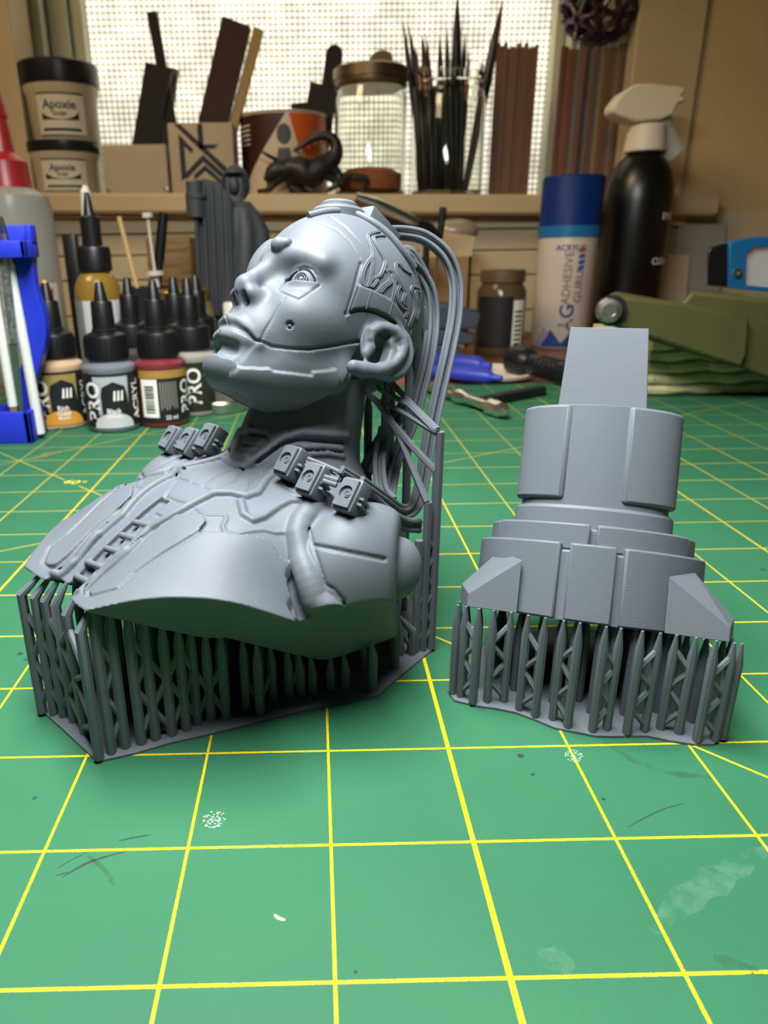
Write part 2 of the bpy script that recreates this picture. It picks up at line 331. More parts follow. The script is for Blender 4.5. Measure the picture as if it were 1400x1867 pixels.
# window: frame, stepped jambs, textured pane
def glass_mat():
    m = bpy.data.materials.new('textured_glass'); m.use_nodes = True; nt = m.node_tree; N = nt.nodes; L = nt.links; out = N['Material Output']; N.remove(N['Principled BSDF'])
    tc = N.new('ShaderNodeTexCoord'); mp = N.new('ShaderNodeMapping'); L.new(tc.outputs['Object'], mp.inputs[0])
    ns = N.new('ShaderNodeTexNoise'); ns.inputs['Scale'].default_value = 45; ns.inputs['Detail'].default_value = 3; L.new(tc.outputs['Object'], ns.inputs['Vector'])
    w1 = N.new('ShaderNodeTexWave'); w1.bands_direction = 'X'; w1.inputs['Scale'].default_value = 47; w1.inputs['Distortion'].default_value = .6; w1.inputs['Detail Scale'].default_value = 40; L.new(mp.outputs[0], w1.inputs['Vector'])
    w2 = N.new('ShaderNodeTexWave'); w2.bands_direction = 'Z'; w2.inputs['Scale'].default_value = 47; w2.inputs['Distortion'].default_value = .6; w2.inputs['Detail Scale'].default_value = 40; L.new(mp.outputs[0], w2.inputs['Vector'])
    mul = N.new('ShaderNodeMath'); mul.operation = 'MINIMUM'; L.new(w1.outputs['Fac'], mul.inputs[0]); L.new(w2.outputs['Fac'], mul.inputs[1])
    mr = N.new('ShaderNodeMapRange'); mr.inputs[1].default_value = .0; mr.inputs[2].default_value = .26; L.new(mul.outputs[0], mr.inputs[0])
    cr = N.new('ShaderNodeMix'); cr.data_type = 'RGBA'; L.new(mr.outputs[0], cr.inputs[0]); cr.inputs[6].default_value = (.22, .20, .16, 1); cr.inputs[7].default_value = (.92, .92, .88, 1)
    nr = N.new('ShaderNodeMapRange'); nr.inputs[1].default_value = .35; nr.inputs[2].default_value = .65; nr.inputs[3].default_value = .78; nr.inputs[4].default_value = 1.0; L.new(ns.outputs['Fac'], nr.inputs[0])
    mm = N.new('ShaderNodeMix'); mm.data_type = 'RGBA'; mm.blend_type = 'MULTIPLY'; mm.inputs[0].default_value = 1; L.new(cr.outputs[2], mm.inputs[6]); L.new(nr.outputs[0], mm.inputs[7])
    tr = N.new('ShaderNodeBsdfTranslucent'); L.new(mm.outputs[2], tr.inputs[0]); gl = N.new('ShaderNodeBsdfGlossy'); gl.inputs['Roughness'].default_value = .25
    bp = N.new('ShaderNodeBump'); bp.inputs['Strength'].default_value = .4; bp.inputs['Distance'].default_value = .001; L.new(mul.outputs[0], bp.inputs['Height']); L.new(bp.outputs[0], gl.inputs['Normal'])
    mx = N.new('ShaderNodeMixShader'); mx.inputs[0].default_value = .06; L.new(tr.outputs[0], mx.inputs[1]); L.new(gl.outputs[0], mx.inputs[2]); L.new(mx.outputs[0], out.inputs['Surface'])
    return m
win = MB().box((GX0 - .1, GY, sill_z(GX0) - .4), (GX1 + .1, GY + .08, 30)).build('window_1', glass_mat()); win['kind'] = 'structure'; win['label'] = 'bright textured privacy glass window'
FR = mat('frame_paint', srgb(196, 196, 170), .5, var=.03, scale=10)
for (x0, x1, y0, y1, m) in ((GX0 - .55, GX0, 36.5, 37.5, FR), (GX0 - 1.45, GX0 - .6, 36.0, 37.5, FR), (-13.6, GX0 - 1.5, 35.2, 37.5, FR), (-15.0, -13.6, 32.7, 37.5, CREAM),
                             (GX1, GX1 + .45, 36.5, 37.5, FR), (GX1 + .5, GX1 + 1.7, 35.6, 37.5, FR), (GX1 + 1.7, 13.0, 33.9, 37.5, CREAM), (13.0, 15.9, 32.75, 37.5, CREAM)):
    MB().box((x0, y0, sill_z(x0) - .02), (x1, y1, 30), .05).build('window_frame', m, win)
# ================================================================ implicit-surface sculpting (numpy)
F4 = np.float32
def smin(a, b, k): h = np.maximum(k - np.abs(a - b), 0) / k; return np.minimum(a, b) - h * h * k * .25
def smax(a, b, k): h = np.maximum(k - np.abs(a - b), 0) / k; return np.maximum(a, b) + h * h * k * .25
def s_ell(P, c, r):
    q = (P - np.array(c, F4)); k0 = np.sqrt(((q / np.array(r, F4)) ** 2).sum(1)); k1 = np.sqrt(((q / (np.array(r, F4) ** 2)) ** 2).sum(1)) + 1e-6
    return k0 * (k0 - 1) / k1
def s_sph(P, c, r): q = P - np.array(c, F4); return np.sqrt((q * q).sum(1)) - F4(r)
def s_cap(P, a, b, ra, rb=None):
    a = np.array(a, F4); b = np.array(b, F4); rb = ra if rb is None else rb; d = b - a; q = P - a
    t = np.clip((q @ d) / (d @ d + 1e-9), 0, 1); e = q - t[:, None] * d
    return np.sqrt((e * e).sum(1)) - (ra + (rb - ra) * t).astype(F4)
def s_line(P, pts, r, rad=None):
    D = None
    for i in range(len(pts) - 1):
        e = s_cap(P, pts[i], pts[i + 1], 0 if rad is not None else r, None) if rad is None else s_cap(P, pts[i], pts[i + 1], rad[i], rad[i + 1])
        if rad is None: e = e - 0
        D = e if D is None else np.minimum(D, e)
    return D if rad is not None else D
def poly2(Q, poly):
    """signed distance (negative inside) of 2-D points to a polygon"""
    v = np.array(poly, F4); d = np.full(len(Q), 1e9, F4); ins = np.zeros(len(Q), bool); n = len(v)
    for i in range(n):
        a = v[i]; b = v[(i + 1) % n]; e = b - a; w_ = Q - a; t = np.clip((w_ @ e) / (e @ e + 1e-12), 0, 1); g = w_ - t[:, None] * e; d = np.minimum(d, (g * g).sum(1))
        c1 = Q[:, 1] >= a[1]; c2 = Q[:, 1] < b[1]; c3 = e[0] * w_[:, 1] > e[1] * w_[:, 0]
        ins ^= (c1 & c2 & c3) | (~c1 & ~c2 & ~c3)
    d = np.sqrt(d); return np.where(ins, -d, d)
def sculpt(base, detail, lo, hi, h, margin):
    """narrow-band evaluation of base+detail and surface nets; returns verts, quads"""
    m = 4; lo = np.array(lo, float); nb = np.ceil((np.array(hi) - lo) / (h * m)).astype(int); n = nb * m + 1
    ax = [lo[i] + np.arange(nb[i] + 1) * h * m for i in range(3)]
    G = np.stack(np.meshgrid(*ax, indexing='ij'), -1).reshape(-1, 3).astype(F4); Dc = detail(G, base(G)).reshape(nb + 1)
    mn = None; mxv = None
    for i in (0, 1):
        for j in (0, 1):
            for k in (0, 1):
                s_ = Dc[i:nb[0]+i, j:nb[1]+j, k:nb[2]+k]; mn = s_ if mn is None else np.minimum(mn, s_); mxv = s_ if mxv is None else np.maximum(mxv, s_)
    act = (mn < margin + h * m * .8) & (mxv > -(margin + h * m * .8))
    D = np.where(np.repeat(np.repeat(np.repeat(mn < 0, m, 0), m, 1), m, 2), F4(-1), F4(1)); D = np.pad(D, ((0, 1),) * 3, mode='edge')
    bi = np.argwhere(act); o = np.arange(m + 1); off = np.stack(np.meshgrid(o, o, o, indexing='ij'), -1).reshape(-1, 3)
    mask = np.zeros(n, bool)
    for t in off: q = bi * m + t; mask[q[:, 0], q[:, 1], q[:, 2]] = True
    idx = np.argwhere(mask); vals = np.empty(len(idx), F4)
    for s0 in range(0, len(idx), 400000):
        P = (lo + idx[s0:s0 + 400000] * h).astype(F4); vals[s0:s0 + 400000] = detail(P, base(P))
    D[mask] = vals
    ins = D < 0; cells = np.zeros(n - 1, np.int8)
    for i in (0, 1):
        for j in (0, 1):
            for k in (0, 1): cells += ins[i:n[0]-1+i, j:n[1]-1+j, k:n[2]-1+k]
    ci = np.argwhere((cells > 0) & (cells < 8)); vid = np.full(n - 1, -1, np.int32); vid[ci[:, 0], ci[:, 1], ci[:, 2]] = np.arange(len(ci))
    cs = [(i, j, k) for i in (0, 1) for j in (0, 1) for k in (0, 1)]; cv = {c: D[ci[:, 0]+c[0], ci[:, 1]+c[1], ci[:, 2]+c[2]] for c in cs}
    acc = np.zeros((len(ci), 3)); cnt = np.zeros(len(ci))
    for c in cs:
        for a_ in range(3):
            if c[a_]: continue
            e = list(c); e[a_] = 1; e = tuple(e); d0, d1 = cv[c], cv[e]; x = (d0 < 0) != (d1 < 0); t = np.where(x, d0 / (d0 - d1 + 1e-20), 0)
            p = np.array(c, float)[None].repeat(len(ci), 0); p[:, a_] += t; acc += p * x[:, None]; cnt += x
    V = lo + (ci + acc / np.maximum(cnt, 1)[:, None]) * h
    quads = []
    for a_ in range(3):
        b_, c_ = (a_ + 1) % 3, (a_ + 2) % 3; sl0 = [slice(1, n[q] - 1) for q in range(3)]; sl0[a_] = slice(0, n[a_] - 1); sl1 = list(sl0); sl1[a_] = slice(1, n[a_])
        x = ins[tuple(sl0)] != ins[tuple(sl1)]; q = np.argwhere(x) + 1; q[:, a_] -= 1; pos = ins[q[:, 0], q[:, 1], q[:, 2]]
        def gid(db, dc): r = q.copy(); r[:, b_] -= db; r[:, c_] -= dc; return vid[r[:, 0], r[:, 1], r[:, 2]]
        f = np.stack([gid(1, 1), gid(0, 1), gid(0, 0), gid(1, 0)], 1); f[~pos] = f[~pos][:, ::-1]; quads.append(f)
    Q = np.concatenate(quads); Q = Q[(Q >= 0).all(1)]; return V, Q
def mesh_np(name, V, Q, m, parent, smooth=True):
    org = _ORG[parent.name]; me = bpy.data.meshes.new(name); V = ((V - org) * S).astype(F4)
    me.vertices.add(len(V)); me.vertices.foreach_set('co', V.ravel()); me.loops.add(Q.size); me.loops.foreach_set('vertex_index', Q.ravel().astype(np.int32))
    me.polygons.add(len(Q)); me.polygons.foreach_set('loop_start', np.arange(0, Q.size, 4, dtype=np.int32)); me.update(calc_edges=True); me.validate()
    o = bpy.data.objects.new(name, me); COL.objects.link(o); o.parent = parent; me.materials.append(m); _ORG[o.name] = org
    if smooth: me.shade_smooth()
    return o
from mathutils.bvhtree import BVHTree
_BVH = {}
def hit(px, base, full=False):
    """where the sight lines through photo pixels meet the rough sculpted form"""
    key = base.__name__
    if key not in _BVH:
        lo, hi = BOUNDS[key]; V, Q = sculpt(base, lambda P, d: d, lo, hi, .018, .0); _BVH[key] = (BVHTree.FromPolygons(V.tolist(), Q.tolist()), V)
    t, V = _BVH[key]; out = []; o = Vector(CAM.tolist()); KD = None; nr = []
    for u, v in px:
        d = Vector(ray(u, v).tolist()).normalized(); h_ = t.ray_cast(o, d)
        if h_[0] is None:                     # just past the outline: nearest point of the form to the sight line
            b_ = None
            for k in range(60):
                p = o + d * (5 + k * .06); n_ = t.find_nearest(p)
                if b_ is None or n_[3] < b_[3]: b_ = n_
            h_ = b_
        out.append(h_[0][:]); nr.append(h_[1][:])
    return (np.array(out), np.array(nr)) if full else np.array(out)
def zc(x0, y0, s): return lambda *p: [(x0 + x / s, y0 + y / s) for x, y in p]

# ---------------------------------------------------------------- the head: its own frame (x forward, y to its left, z up), hundredths of a head-mm
HS = 1.048; HY, HP, HR = .988, .728, .170; HT = np.array([-.978, 4.30, 2.972])
def _hrot():
    cy, sy = math.cos(HY), math.sin(HY); cp, sp = math.cos(HP), math.sin(HP); cr, sr = math.cos(HR), math.sin(HR)
    return np.array([[-sy, cy, 0], [-cy, -sy, 0], [0, 0, 1]]) @ np.array([[cp, 0, -sp], [0, 1, 0], [sp, 0, cp]]) @ np.array([[1, 0, 0], [0, cr, -sr], [0, sr, cr]])
HRM = _hrot()
BOUNDS = {'head_base': (HT - 1.45, HT + 1.5)}
def to_h(P): return ((P - HT) @ HRM / HS).astype(F4)
def from_h(q): return np.array(q, float) @ HRM.T * HS + HT
def fold(q): q = q.copy(); q[:, 1] = np.sqrt(q[:, 1] ** 2 + 1e-5); return q
def head_local(q):
    q = fold(q)
    d = s_ell(q, (.045, 0, .45), (.89, .735, .82))
    d = smin(d, s_ell(q, (.38, 0, -.18), (.52, .57, .66)), .16)
    d = smin(d, s_cap(q, (.06, .47, -.36), (.68, .18, -.74), .14, .12), .18)
    d = smin(d, s_ell(q, (.785, 0, -.75), (.15, .21, .15)), .12)
    d = smin(d, s_ell(q, (.54, .38, -.13), (.25, .22, .20)), .18)
    d = smin(d, s_cap(q, (.84, .05, .33), (.70, .46, .35), .09, .07), .12)
    d = smin(d, s_ell(q, (.75, 0, -.42), (.22, .32, .27)), .14)
    d = smax(d, -s_ell(q, (.94, .33, .165), (.20, .20, .115)), .12)                      # eye sockets
    d = smin(d, s_cap(q, (.87, 0, .30), (.985, 0, -.03), .06, .082), .10)                # nose
    d = smin(d, s_ell(q, (1.0, 0, -.075), (.092, .095, .085)), .05)
    d = smin(d, s_ell(q, (.905, .118, -.14), (.125, .064, .075)), .07)
    d = smin(d, s_cap(q, (1.02, 0, -.14), (.94, 0, -.24), .04, .035), .04)
    d = smax(d, -s_ell(q, (.972, .082, -.195), (.085, .040, .055)), .018)
    d = smax(d, -s_cap(q, (.99, 0, -.27), (1.005, 0, -.36), .018, .02), .04)             # philtrum
    U = [(.985, 0, -.405), (.945, .12, -.415), (.85, .23, -.46), (.76, .31, -.525)]; d = smin(d, s_line(q, U, 0, [.046, .044, .030, .010]), .05)
    Lw = [(.95, 0, -.545), (.918, .12, -.54), (.85, .22, -.535), (.76, .30, -.53)]; d = smin(d, s_line(q, Lw, 0, [.056, .052, .035, .010]), .05)
    d = smax(d, -s_line(q, [(1.06, 0, -.472), (1.0, .13, -.474), (.89, .235, -.495), (.76, .315, -.53)], 0, [.022, .022, .018, .01]), .03)
    d = smax(d, -s_cap(q, (.96, 0, -.655), (.88, .15, -.65), .032, .025), .08)
    # eyelids and ball
    e = np.array((.648, .312, .165), F4); d = smin(d, s_sph(q, e, .166), .05)
    c = np.array((.715, .305, .150)); e1 = np.array((-.41, .91, .03)); e1 /= np.linalg.norm(e1); e3 = np.array((.91, .41, 0)); e3 /= np.linalg.norm(e3)
    w_ = q - c.astype(F4); s_ = w_ @ e1.astype(F4); t_ = w_[:, 2] - .10 * s_; dep = w_ @ e3.astype(F4); f_ = 1 - ((s_ - .012) / .158) ** 2
    alm = np.maximum(np.maximum(t_ - .098 * f_, -.034 * f_ - t_) * .85, -.07 - dep)
    d = smax(d, -alm, .012); d = np.minimum(d, s_sph(q, e, .145))
    return d
def head_base(P): return head_local(to_h(P)) * F4(HS)
# ---------------------------------------------------------------- surface detail of the head, measured where the sight lines meet it
zf = zc(380, 400, 4.667); zj = zc(360, 560, 4.375); zh = zc(540, 350, 4.375)
def hloc(px): return to_h(hit(px, head_base)).astype(float)
def dens(pts, step=.04):
    out = [np.array(pts[0], float)]
    for a, b in zip(pts[:-1], pts[1:]):
        a = np.array(a, float); b = np.array(b, float); n = max(1, int(np.linalg.norm(b - a) / step))
        out += [a + (b - a) * (k + 1) / n for k in range(n)]
    return out
def pdens(px, step=9):
    return [tuple(p) for p in dens(px, step)]
GR = []     # grooves: points (head frame), radius, folded to both sides?
def hg(px, r, sym=True): GR.append((hloc(pdens(px)), r / HS, sym))
hg(zf((655, 660), (590, 750), (540, 850), (480, 950), (445, 1030)), .011)
SMILE = zf((430, 1035), (540, 1085), (700, 1102), (860, 1107), (1050, 1078), (1200, 1052), (1345, 1030))
hg(SMILE, .017)
hg(zf((672, 525), (598, 610), (690, 650), (770, 682), (860, 625), (948, 562)), .011)
hg(zh((180, 245), (320, 300), (420, 390), (510, 525)), .007); hg(zh((270, 195), (380, 270), (470, 360), (550, 450), (600, 520)), .011)
hg(zh((515, 570), (490, 660), (460, 780), (400, 972)), .014)
hg(zh((400, 972), (470, 942), (540, 934), (620, 950), (700, 985), (770, 1040), (835, 1112)), .022)
hg(zh((300, 1405), (340, 1480), (290, 1531)), .010)
hg(zf((198, 505), (205, 560), (240, 630), (250, 720), (225, 745)), .008, False); hg(zf((160, 775), (148, 820), (168, 900)), .009, False)
hg(zf((98, 945), (92, 1000), (105, 1085), (62, 1160)), .009, False); hg(zj((285, 640), (285, 560), (305, 480)), .012)
hg(zf((662, 512), (690, 462), (745, 422), (815, 405), (880, 425), (925, 480), (955, 545)), .009)
TP = hloc(zh((485, 740), (580, 775), (680, 820), (770, 880), (850, 1000), (890, 1070), (905, 1165), (835, 1112), (770, 1040), (700, 985), (620, 950), (540, 934), (470, 942), (400, 972)))[:, [0, 2]]
JT = hloc(zj((305, 482), (560, 492), (580, 512), (890, 548), (905, 517), (1040, 503), (1090, 487), (1125, 570), (1070, 660)))
JP = np.vstack([JT[:, [0, 2]], [[JT[-1, 0] + .02, -1.2], [JT[0, 0] - .01, -1.2]]])
CT = hloc(zj((62, 398), (160, 395), (270, 412), (300, 470)))
CP = np.vstack([[[1.3, CT[0, 2]]], CT[:, [0, 2]], [[JT[0, 0], JT[0, 2] - .06], [JT[0, 0] - .02, -1.2], [1.3, -1.2]]])
SM = hloc(pdens(SMILE, 14)); SP = np.vstack([SM[:, [0, 2]], [[SM[-1, 0], -1.2], [SM[0, 0] + .06, -1.2]]])
DOT = hloc(zf((690, 898)))[0]; GEM = hloc(zf((600, 225)))[0]; IRIS = hloc(zf((788, 505)))[0]
# the ear: its own tilted plane beside the head
EN = np.array((.30, .95, .05)); EN /= np.linalg.norm(EN); EO = np.array((.0, .715, .0))
def earpt(px, lift=0.0):
    o_ = []
    for u, v in px:
        d = HRM.T @ ray(u, v); c = (HRM.T @ (CAM - HT)) / HS; t = ((EO + EN * lift - c) @ EN) / (d @ EN); o_.append(c + d * t)
    return np.array(o_)
HELIX = earpt(zh((640, 1235), (600, 1170), (610, 1110), (660, 1085), (730, 1090), (795, 1115), (845, 1175), (858, 1235), (835, 1310), (780, 1375), (700, 1412)), .03)
LOBE = earpt(zh((620, 1425), (530, 1415), (455, 1395)), .02); ANTI = earpt(zh((760, 1160), (745, 1215), (765, 1265), (740, 1325), (680, 1365), (600, 1375)), .0)
CON = earpt(zh((665, 1230), (655, 1300), (600, 1345)), .0); TRAG = earpt(zh((590, 1250), (560, 1290)), .0); EC = earpt(zh((735, 1255)))[0]
TRI = earpt(zh((690, 1130), (720, 1150)), .02)
def ear(q, d):
    w_ = q - EO.astype(F4); hgt = w_ @ EN.astype(F4)
    plate = np.maximum(s_line(q, list(HELIX[2:]), 0, [.085] * 9), -1)
    disc = np.maximum(s_ell(q, EC - EN * .02, (.30, .17, .27)), np.abs(hgt + .03) - .045)
    e = smin(disc, s_line(q, HELIX, 0, [.02, .032, .045, .052, .052, .05, .05, .05, .048, .045, .05]), .04)
    e = smin(e, s_line(q, list(HELIX[-1:]) + list(LOBE), 0, [.05, .062, .07, .06]), .05)
    e = smin(e, s_line(q, ANTI, 0, [.035, .045, .04, .045, .042, .03]), .04)
    e = smax(e, -s_line(q, CON, 0, [.085, .075, .04]), .04)
    e = smax(e, -s_line(q, TRI, 0, [.04, .03]), .03)
    e = smin(e, s_line(q, TRAG, 0, [.045, .035]), .04)
    d = smax(d, -s_line(q, list(CON[:2] - EN * .05), 0, [.06, .05]), .04)
    return smin(d, e, .035)
def head_detail(P, d):
    q = to_h(P); qf = fold(q); d = d / F4(HS)
    def sub(lo, hi, Q=qf): return np.nonzero(((Q > np.array(lo, F4)) & (Q < np.array(hi, F4))).all(1))[0]
    for poly, hgt in ((SP, .012), (TP, .022), (JP, .030), (CP, .028)):
        a = np.array(poly); i = sub((a[:, 0].min() - .05, -.1, a[:, 1].min() - .05), (a[:, 0].max() + .05, 1, a[:, 1].max() + .05))
        if poly is SP or poly is TP: i = i[qf[i, 1] > .2]
        sd = poly2(qf[i][:, [0, 2]], a); d[i] = d[i] - F4(hgt) * np.clip(.5 - sd / .02, 0, 1)
    i = sub((-.5, .55, -.5), (.5, 1.1, .5)); d[i] = ear(qf[i], d[i])
    for pts, r, sym in GR:
        Q = qf if sym else q; i = sub(pts.min(0) - .06, pts.max(0) + .06, Q); d[i] = smax(d[i], -(s_line(Q[i], pts, 0, [r] * len(pts))), .008)
    i = sub(DOT - .1, DOT + .1); d[i] = smax(d[i], -s_sph(qf[i], DOT, .034), .008); d[i] = np.minimum(d[i], s_sph(qf[i], DOT - (.012, .012, 0), .017))
    i = sub(GEM - .4, GEM + .4, q); Q = q[i]
    e = smin(s_sph(Q, GEM + (.0, .01, .0), .078), s_sph(Q, GEM + (-.02, .07, .03), .05), .02)
    d[i] = smin(d[i], e, .010); d[i] = smin(d[i], s_line(Q, [GEM + (-.03, -.06, -.14), GEM + (.0, -.075, -.03), GEM + (-.02, -.06, .09)], 0, [.02, .026, .016]), .012)
    i = sub((.4, -.9, -.2), (1.2, .1, .6), q); Q = q[i]; d[i] = smin(d[i], s_ell(Q, (.70, -.27, .38), (.235, .22, .36)), .02)       # patch over the far eye
    return d * F4(HS)
import time; _t0 = time.time()
bust = thing('printed_bust', 'grey resin print of a cyborg woman looking up, still on its supports', 'figurine', (-1.5, 3.4, 0))
HV, HQ = sculpt(head_base, head_detail, HT - 1.45, HT + 1.5, .0098, .006)
mesh_np('head', HV, HQ, RESIN, bust)
print('head', len(HV), time.time() - _t0)
_ic = np.array((.648, .312, .165)); _in = IRIS - _ic; _in /= np.linalg.norm(_in); _ip = from_h(_ic + _in * .1445); _iA = frame(HRM @ np.array([0, 0, 1.0]), HRM @ _in)
for r0, r1, hh in ((.064, .054, .010), (.042, .033, .013), (.020, .0, .016)):
    MB().lathe([(r0, -.012), (r0, hh * .7), (r0 * .97, hh), (max(r1, 0), hh), (max(r1 * .97, 0), -.004)] if r1 else [(r0, -.012), (r0, hh * .7), (0, hh)], _ip, 28, axis=_iA).build('iris_ring', RESIN, bust, smooth=True)
def on_head(px, lift=0.0):
    P, n_ = hit(px, head_base, True); n_ = np.where((n_ * (CAM - P)).sum(1)[:, None] < 0, -n_, n_); return P + lift * n_
# raised circuit traces
for tr in (((660, 315), (600, 330), (570, 350), (580, 400), (600, 470), (600, 520), (570, 560), (540, 620), (525, 690), (540, 748), (575, 740), (590, 690), (602, 600), (605, 490)),
           ((700, 348), (640, 350), (612, 365), (640, 430), (690, 520), (705, 560), (690, 620), (660, 670), (610, 690), (585, 725), (600, 757), (632, 720), (645, 695)),
           ((640, 800), (690, 745), (738, 705), (732, 650), (718, 625), (755, 632), (790, 700), (820, 740), (800, 800), (812, 870), (850, 925), (882, 940), (862, 1000)),
           ((665, 805), (705, 755), (750, 720), (765, 660), (780, 720), (775, 800), (760, 870)),
           ((905, 650), (850, 612), (815, 570), (790, 585), (800, 660), (830, 740), (862, 800), (845, 870), (870, 905)),
           ((968, 772), (932, 750), (915, 780), (935, 850), (938, 950), (895, 1075)),
           ((975, 800), (950, 790), (955, 850), (965, 930), (950, 1010))):
    px = zh(*tr); c_ = smooth_path([(u, v, 0) for u, v in px], 4)[:, :2]
    for k, (dx, dy) in enumerate(((-1.6, 0), (1.8, 1.0))):
        MB().tube(on_head([(u + dx, v + dy) for u, v in c_], .007), .0095, 6).build('circuit_trace', RESIN, bust, smooth=True)
for a, b in (((590, 790), (550, 930)), ((760, 880), (730, 975)), ((865, 1015), (835, 1112)), ((485, 742), (400, 970)), ((905, 1095), (885, 1180))):
    MB().tube(on_head(pdens(zh(a, b), 6), .022), .007, 6).build('plate_rib', RESIN, bust, smooth=True)
# band over the crown, crown cap, socket block for the cables
BANDP = on_head(pdens(zh((100, 205), (150, 190), (250, 166), (360, 165), (460, 185), (560, 228), (660, 285), (760, 380), (840, 480), (905, 570), (950, 650), (972, 740)), 8), .012)
MB().tube(smooth_path(BANDP[::4], 4), .040, 12).build('crown_band', RESIN, bust, smooth=True)
# ---------------------------------------------------------------- the torso: frame a (to its left), b (forward), z (up)
TH = math.radians(47.1); BF = np.array([-math.sin(TH), -math.cos(TH), 0]); BL = np.array([math.cos(TH), -math.sin(TH), 0]); N0 = np.array([-1.688, 3.695, 0])
BM = np.stack([BL, BF, (0, 0, 1)], 1)
def to_b(P): return ((P - N0) @ BM).astype(F4)
def from_b(q): return np.array(q, float) @ BM.T + N0
def rbf2(pts, lam=0.0):
    P = np.array(pts, float); X = P[:, :2]; n = len(X); r2 = ((X[:, None] - X[None]) ** 2).sum(-1); K = .5 * r2 * np.log(r2 + 1e-9) + lam * np.eye(n)
    A = np.zeros((n + 3, n + 3)); A[:n, :n] = K; A[:n, n] = 1; A[:n, n+1:] = X; A[n:, :n] = A[:n, n:].T; w_ = np.linalg.solve(A, np.concatenate([P[:, 2], [0, 0, 0]]))
    def f(u, v):
        r2 = (u[..., None] - X[:, 0]) ** 2 + (v[..., None] - X[:, 1]) ** 2; return (.5 * r2 * np.log(r2 + 1e-9)) @ w_[:n] + w_[n] + w_[n+1] * u + w_[n+2] * v
    return f
class Grid2:
    """height table with slope, sampled bilinearly"""
    def __init__(s, f, u0, u1, v0, v1, n=140):
        s.u0, s.v0 = u0, v0; U = np.linspace(u0, u1, n); V = np.linspace(v0, v1, n); s.du, s.dv = U[1] - U[0], V[1] - V[0]; s.n = n
        s.h = f(*np.meshgrid(U, V, indexing='ij')); gu, gv = np.gradient(s.h, s.du, s.dv); s.g = 1 / np.sqrt(1 + gu ** 2 + gv ** 2)
    def __call__(s, u, v):
        x = np.clip((u - s.u0) / s.du, 0, s.n - 1.001); y = np.clip((v - s.v0) / s.dv, 0, s.n - 1.001); i = x.astype(int); j = y.astype(int); x = x - i; y = y - j
        def L(T): return T[i, j] * (1-x) * (1-y) + T[i+1, j] * x * (1-y) + T[i, j+1] * (1-x) * y + T[i+1, j+1] * x * y
        return L(s.h).astype(F4), L(s.g).astype(F4)
_dk = [(0, -.05, 1.97), (0, .45, 1.99), (0, .96, 1.88), (0, 1.3, 1.71), (0, 1.6, 1.54), (0, 1.92, 1.33), (.55, 1.97, 1.39), (.30, 1.95, 1.37), (.81, 1.69, 1.47), (1.06, 1.43, 1.48), (1.35, 1.03, 1.34), (1.42, .64, 1.12), (.70, 1.2, 1.72), (.62, .70, 1.88),
       (1.0, .80, 1.70), (1.05, .35, 1.76), (.55, .25, 1.93), (.62, -.05, 1.97), (.95, -.05, 1.86), (1.3, 0.0, 1.72), (1.35, .45, 1.42), (0, -1.2, 1.75), (.8, -1.0, 1.6), (1.4, -.7, 1.2), (0, -1.75, 1.1), (.9, -1.5, 1.0), (1.7, -.9, .5), (1.75, .3, .9), (1.7, 1.2, 1.1)]
DECK = Grid2(rbf2(_dk + [(-a, b, z) for a, b, z in _dk if a > 0], .002), -2.3, 2.3, -2.2, 2.4)
_hl = [(1.97, 1.39, .55), (1.10, .87, .74), (.12, .36, 1.11), (1.69, 1.47, .81), (1.43, 1.48, 1.06), (1.03, 1.34, 1.35), (.64, 1.06, 1.38), (.22, 1.08, 1.60), (-.41, .61, 1.50), (-.6, .40, 1.35), (1.6, 1.2, .68)]
HULL = Grid2(rbf2(_hl, .01), -2.2, 2.4, -.2, 2.6)
PC = np.array((1.33, -.10, 1.22))       # shoulder cap
def torso_local(q):
    qa = q.copy(); qa[:, 0] = np.abs(q[:, 0]); a, b, z = qa[:, 0], q[:, 1], q[:, 2]
    h_, g_ = DECK(a, b); d = (z - h_) * g_
    pa = s_ell(qa, PC, (.47, .70, .66)); d = smin(d, pa, .05)
    d = smax(d, b - F4(2.0) - (z - F4(1.39)) * F4(.12), .01)                      # front edge of the cut
    hu, hg_ = HULL(b, z); d = smax(d, (a - hu) * hg_, .008)                        # hollowed side cut
    lowz = np.maximum(F4(.30) + F4(.557) * b, F4(.38) + .10 * (b < 0) * (-b)); d = smax(d, (lowz - z) * F4(.87), .01)
    d = smax(d, -(b + F4(1.55)), .1); d = smax(d, a * F4(.8) - b * F4(.6) - F4(1.47), .06)
    d = smin(d, s_cap(qa, (0, -.55, 1.5), (.02, -.92, 2.95), .60, .50), .22)         # neck
    d = smin(d, s_cap(qa, (0, -.42, 1.88), (0, -.76, 2.5), .55, .50), .06)
    d = smin(d, s_ell(qa, (1.49, -.43, 1.24), (.21, .24, .29)), .015)                             # arm socket dome
    return d
def torso_base(P): return torso_local(to_b(P))
BOUNDS['torso_base'] = (np.array([-4.0, 1.4, .15]), np.array([.6, 6.3, 2.75]))
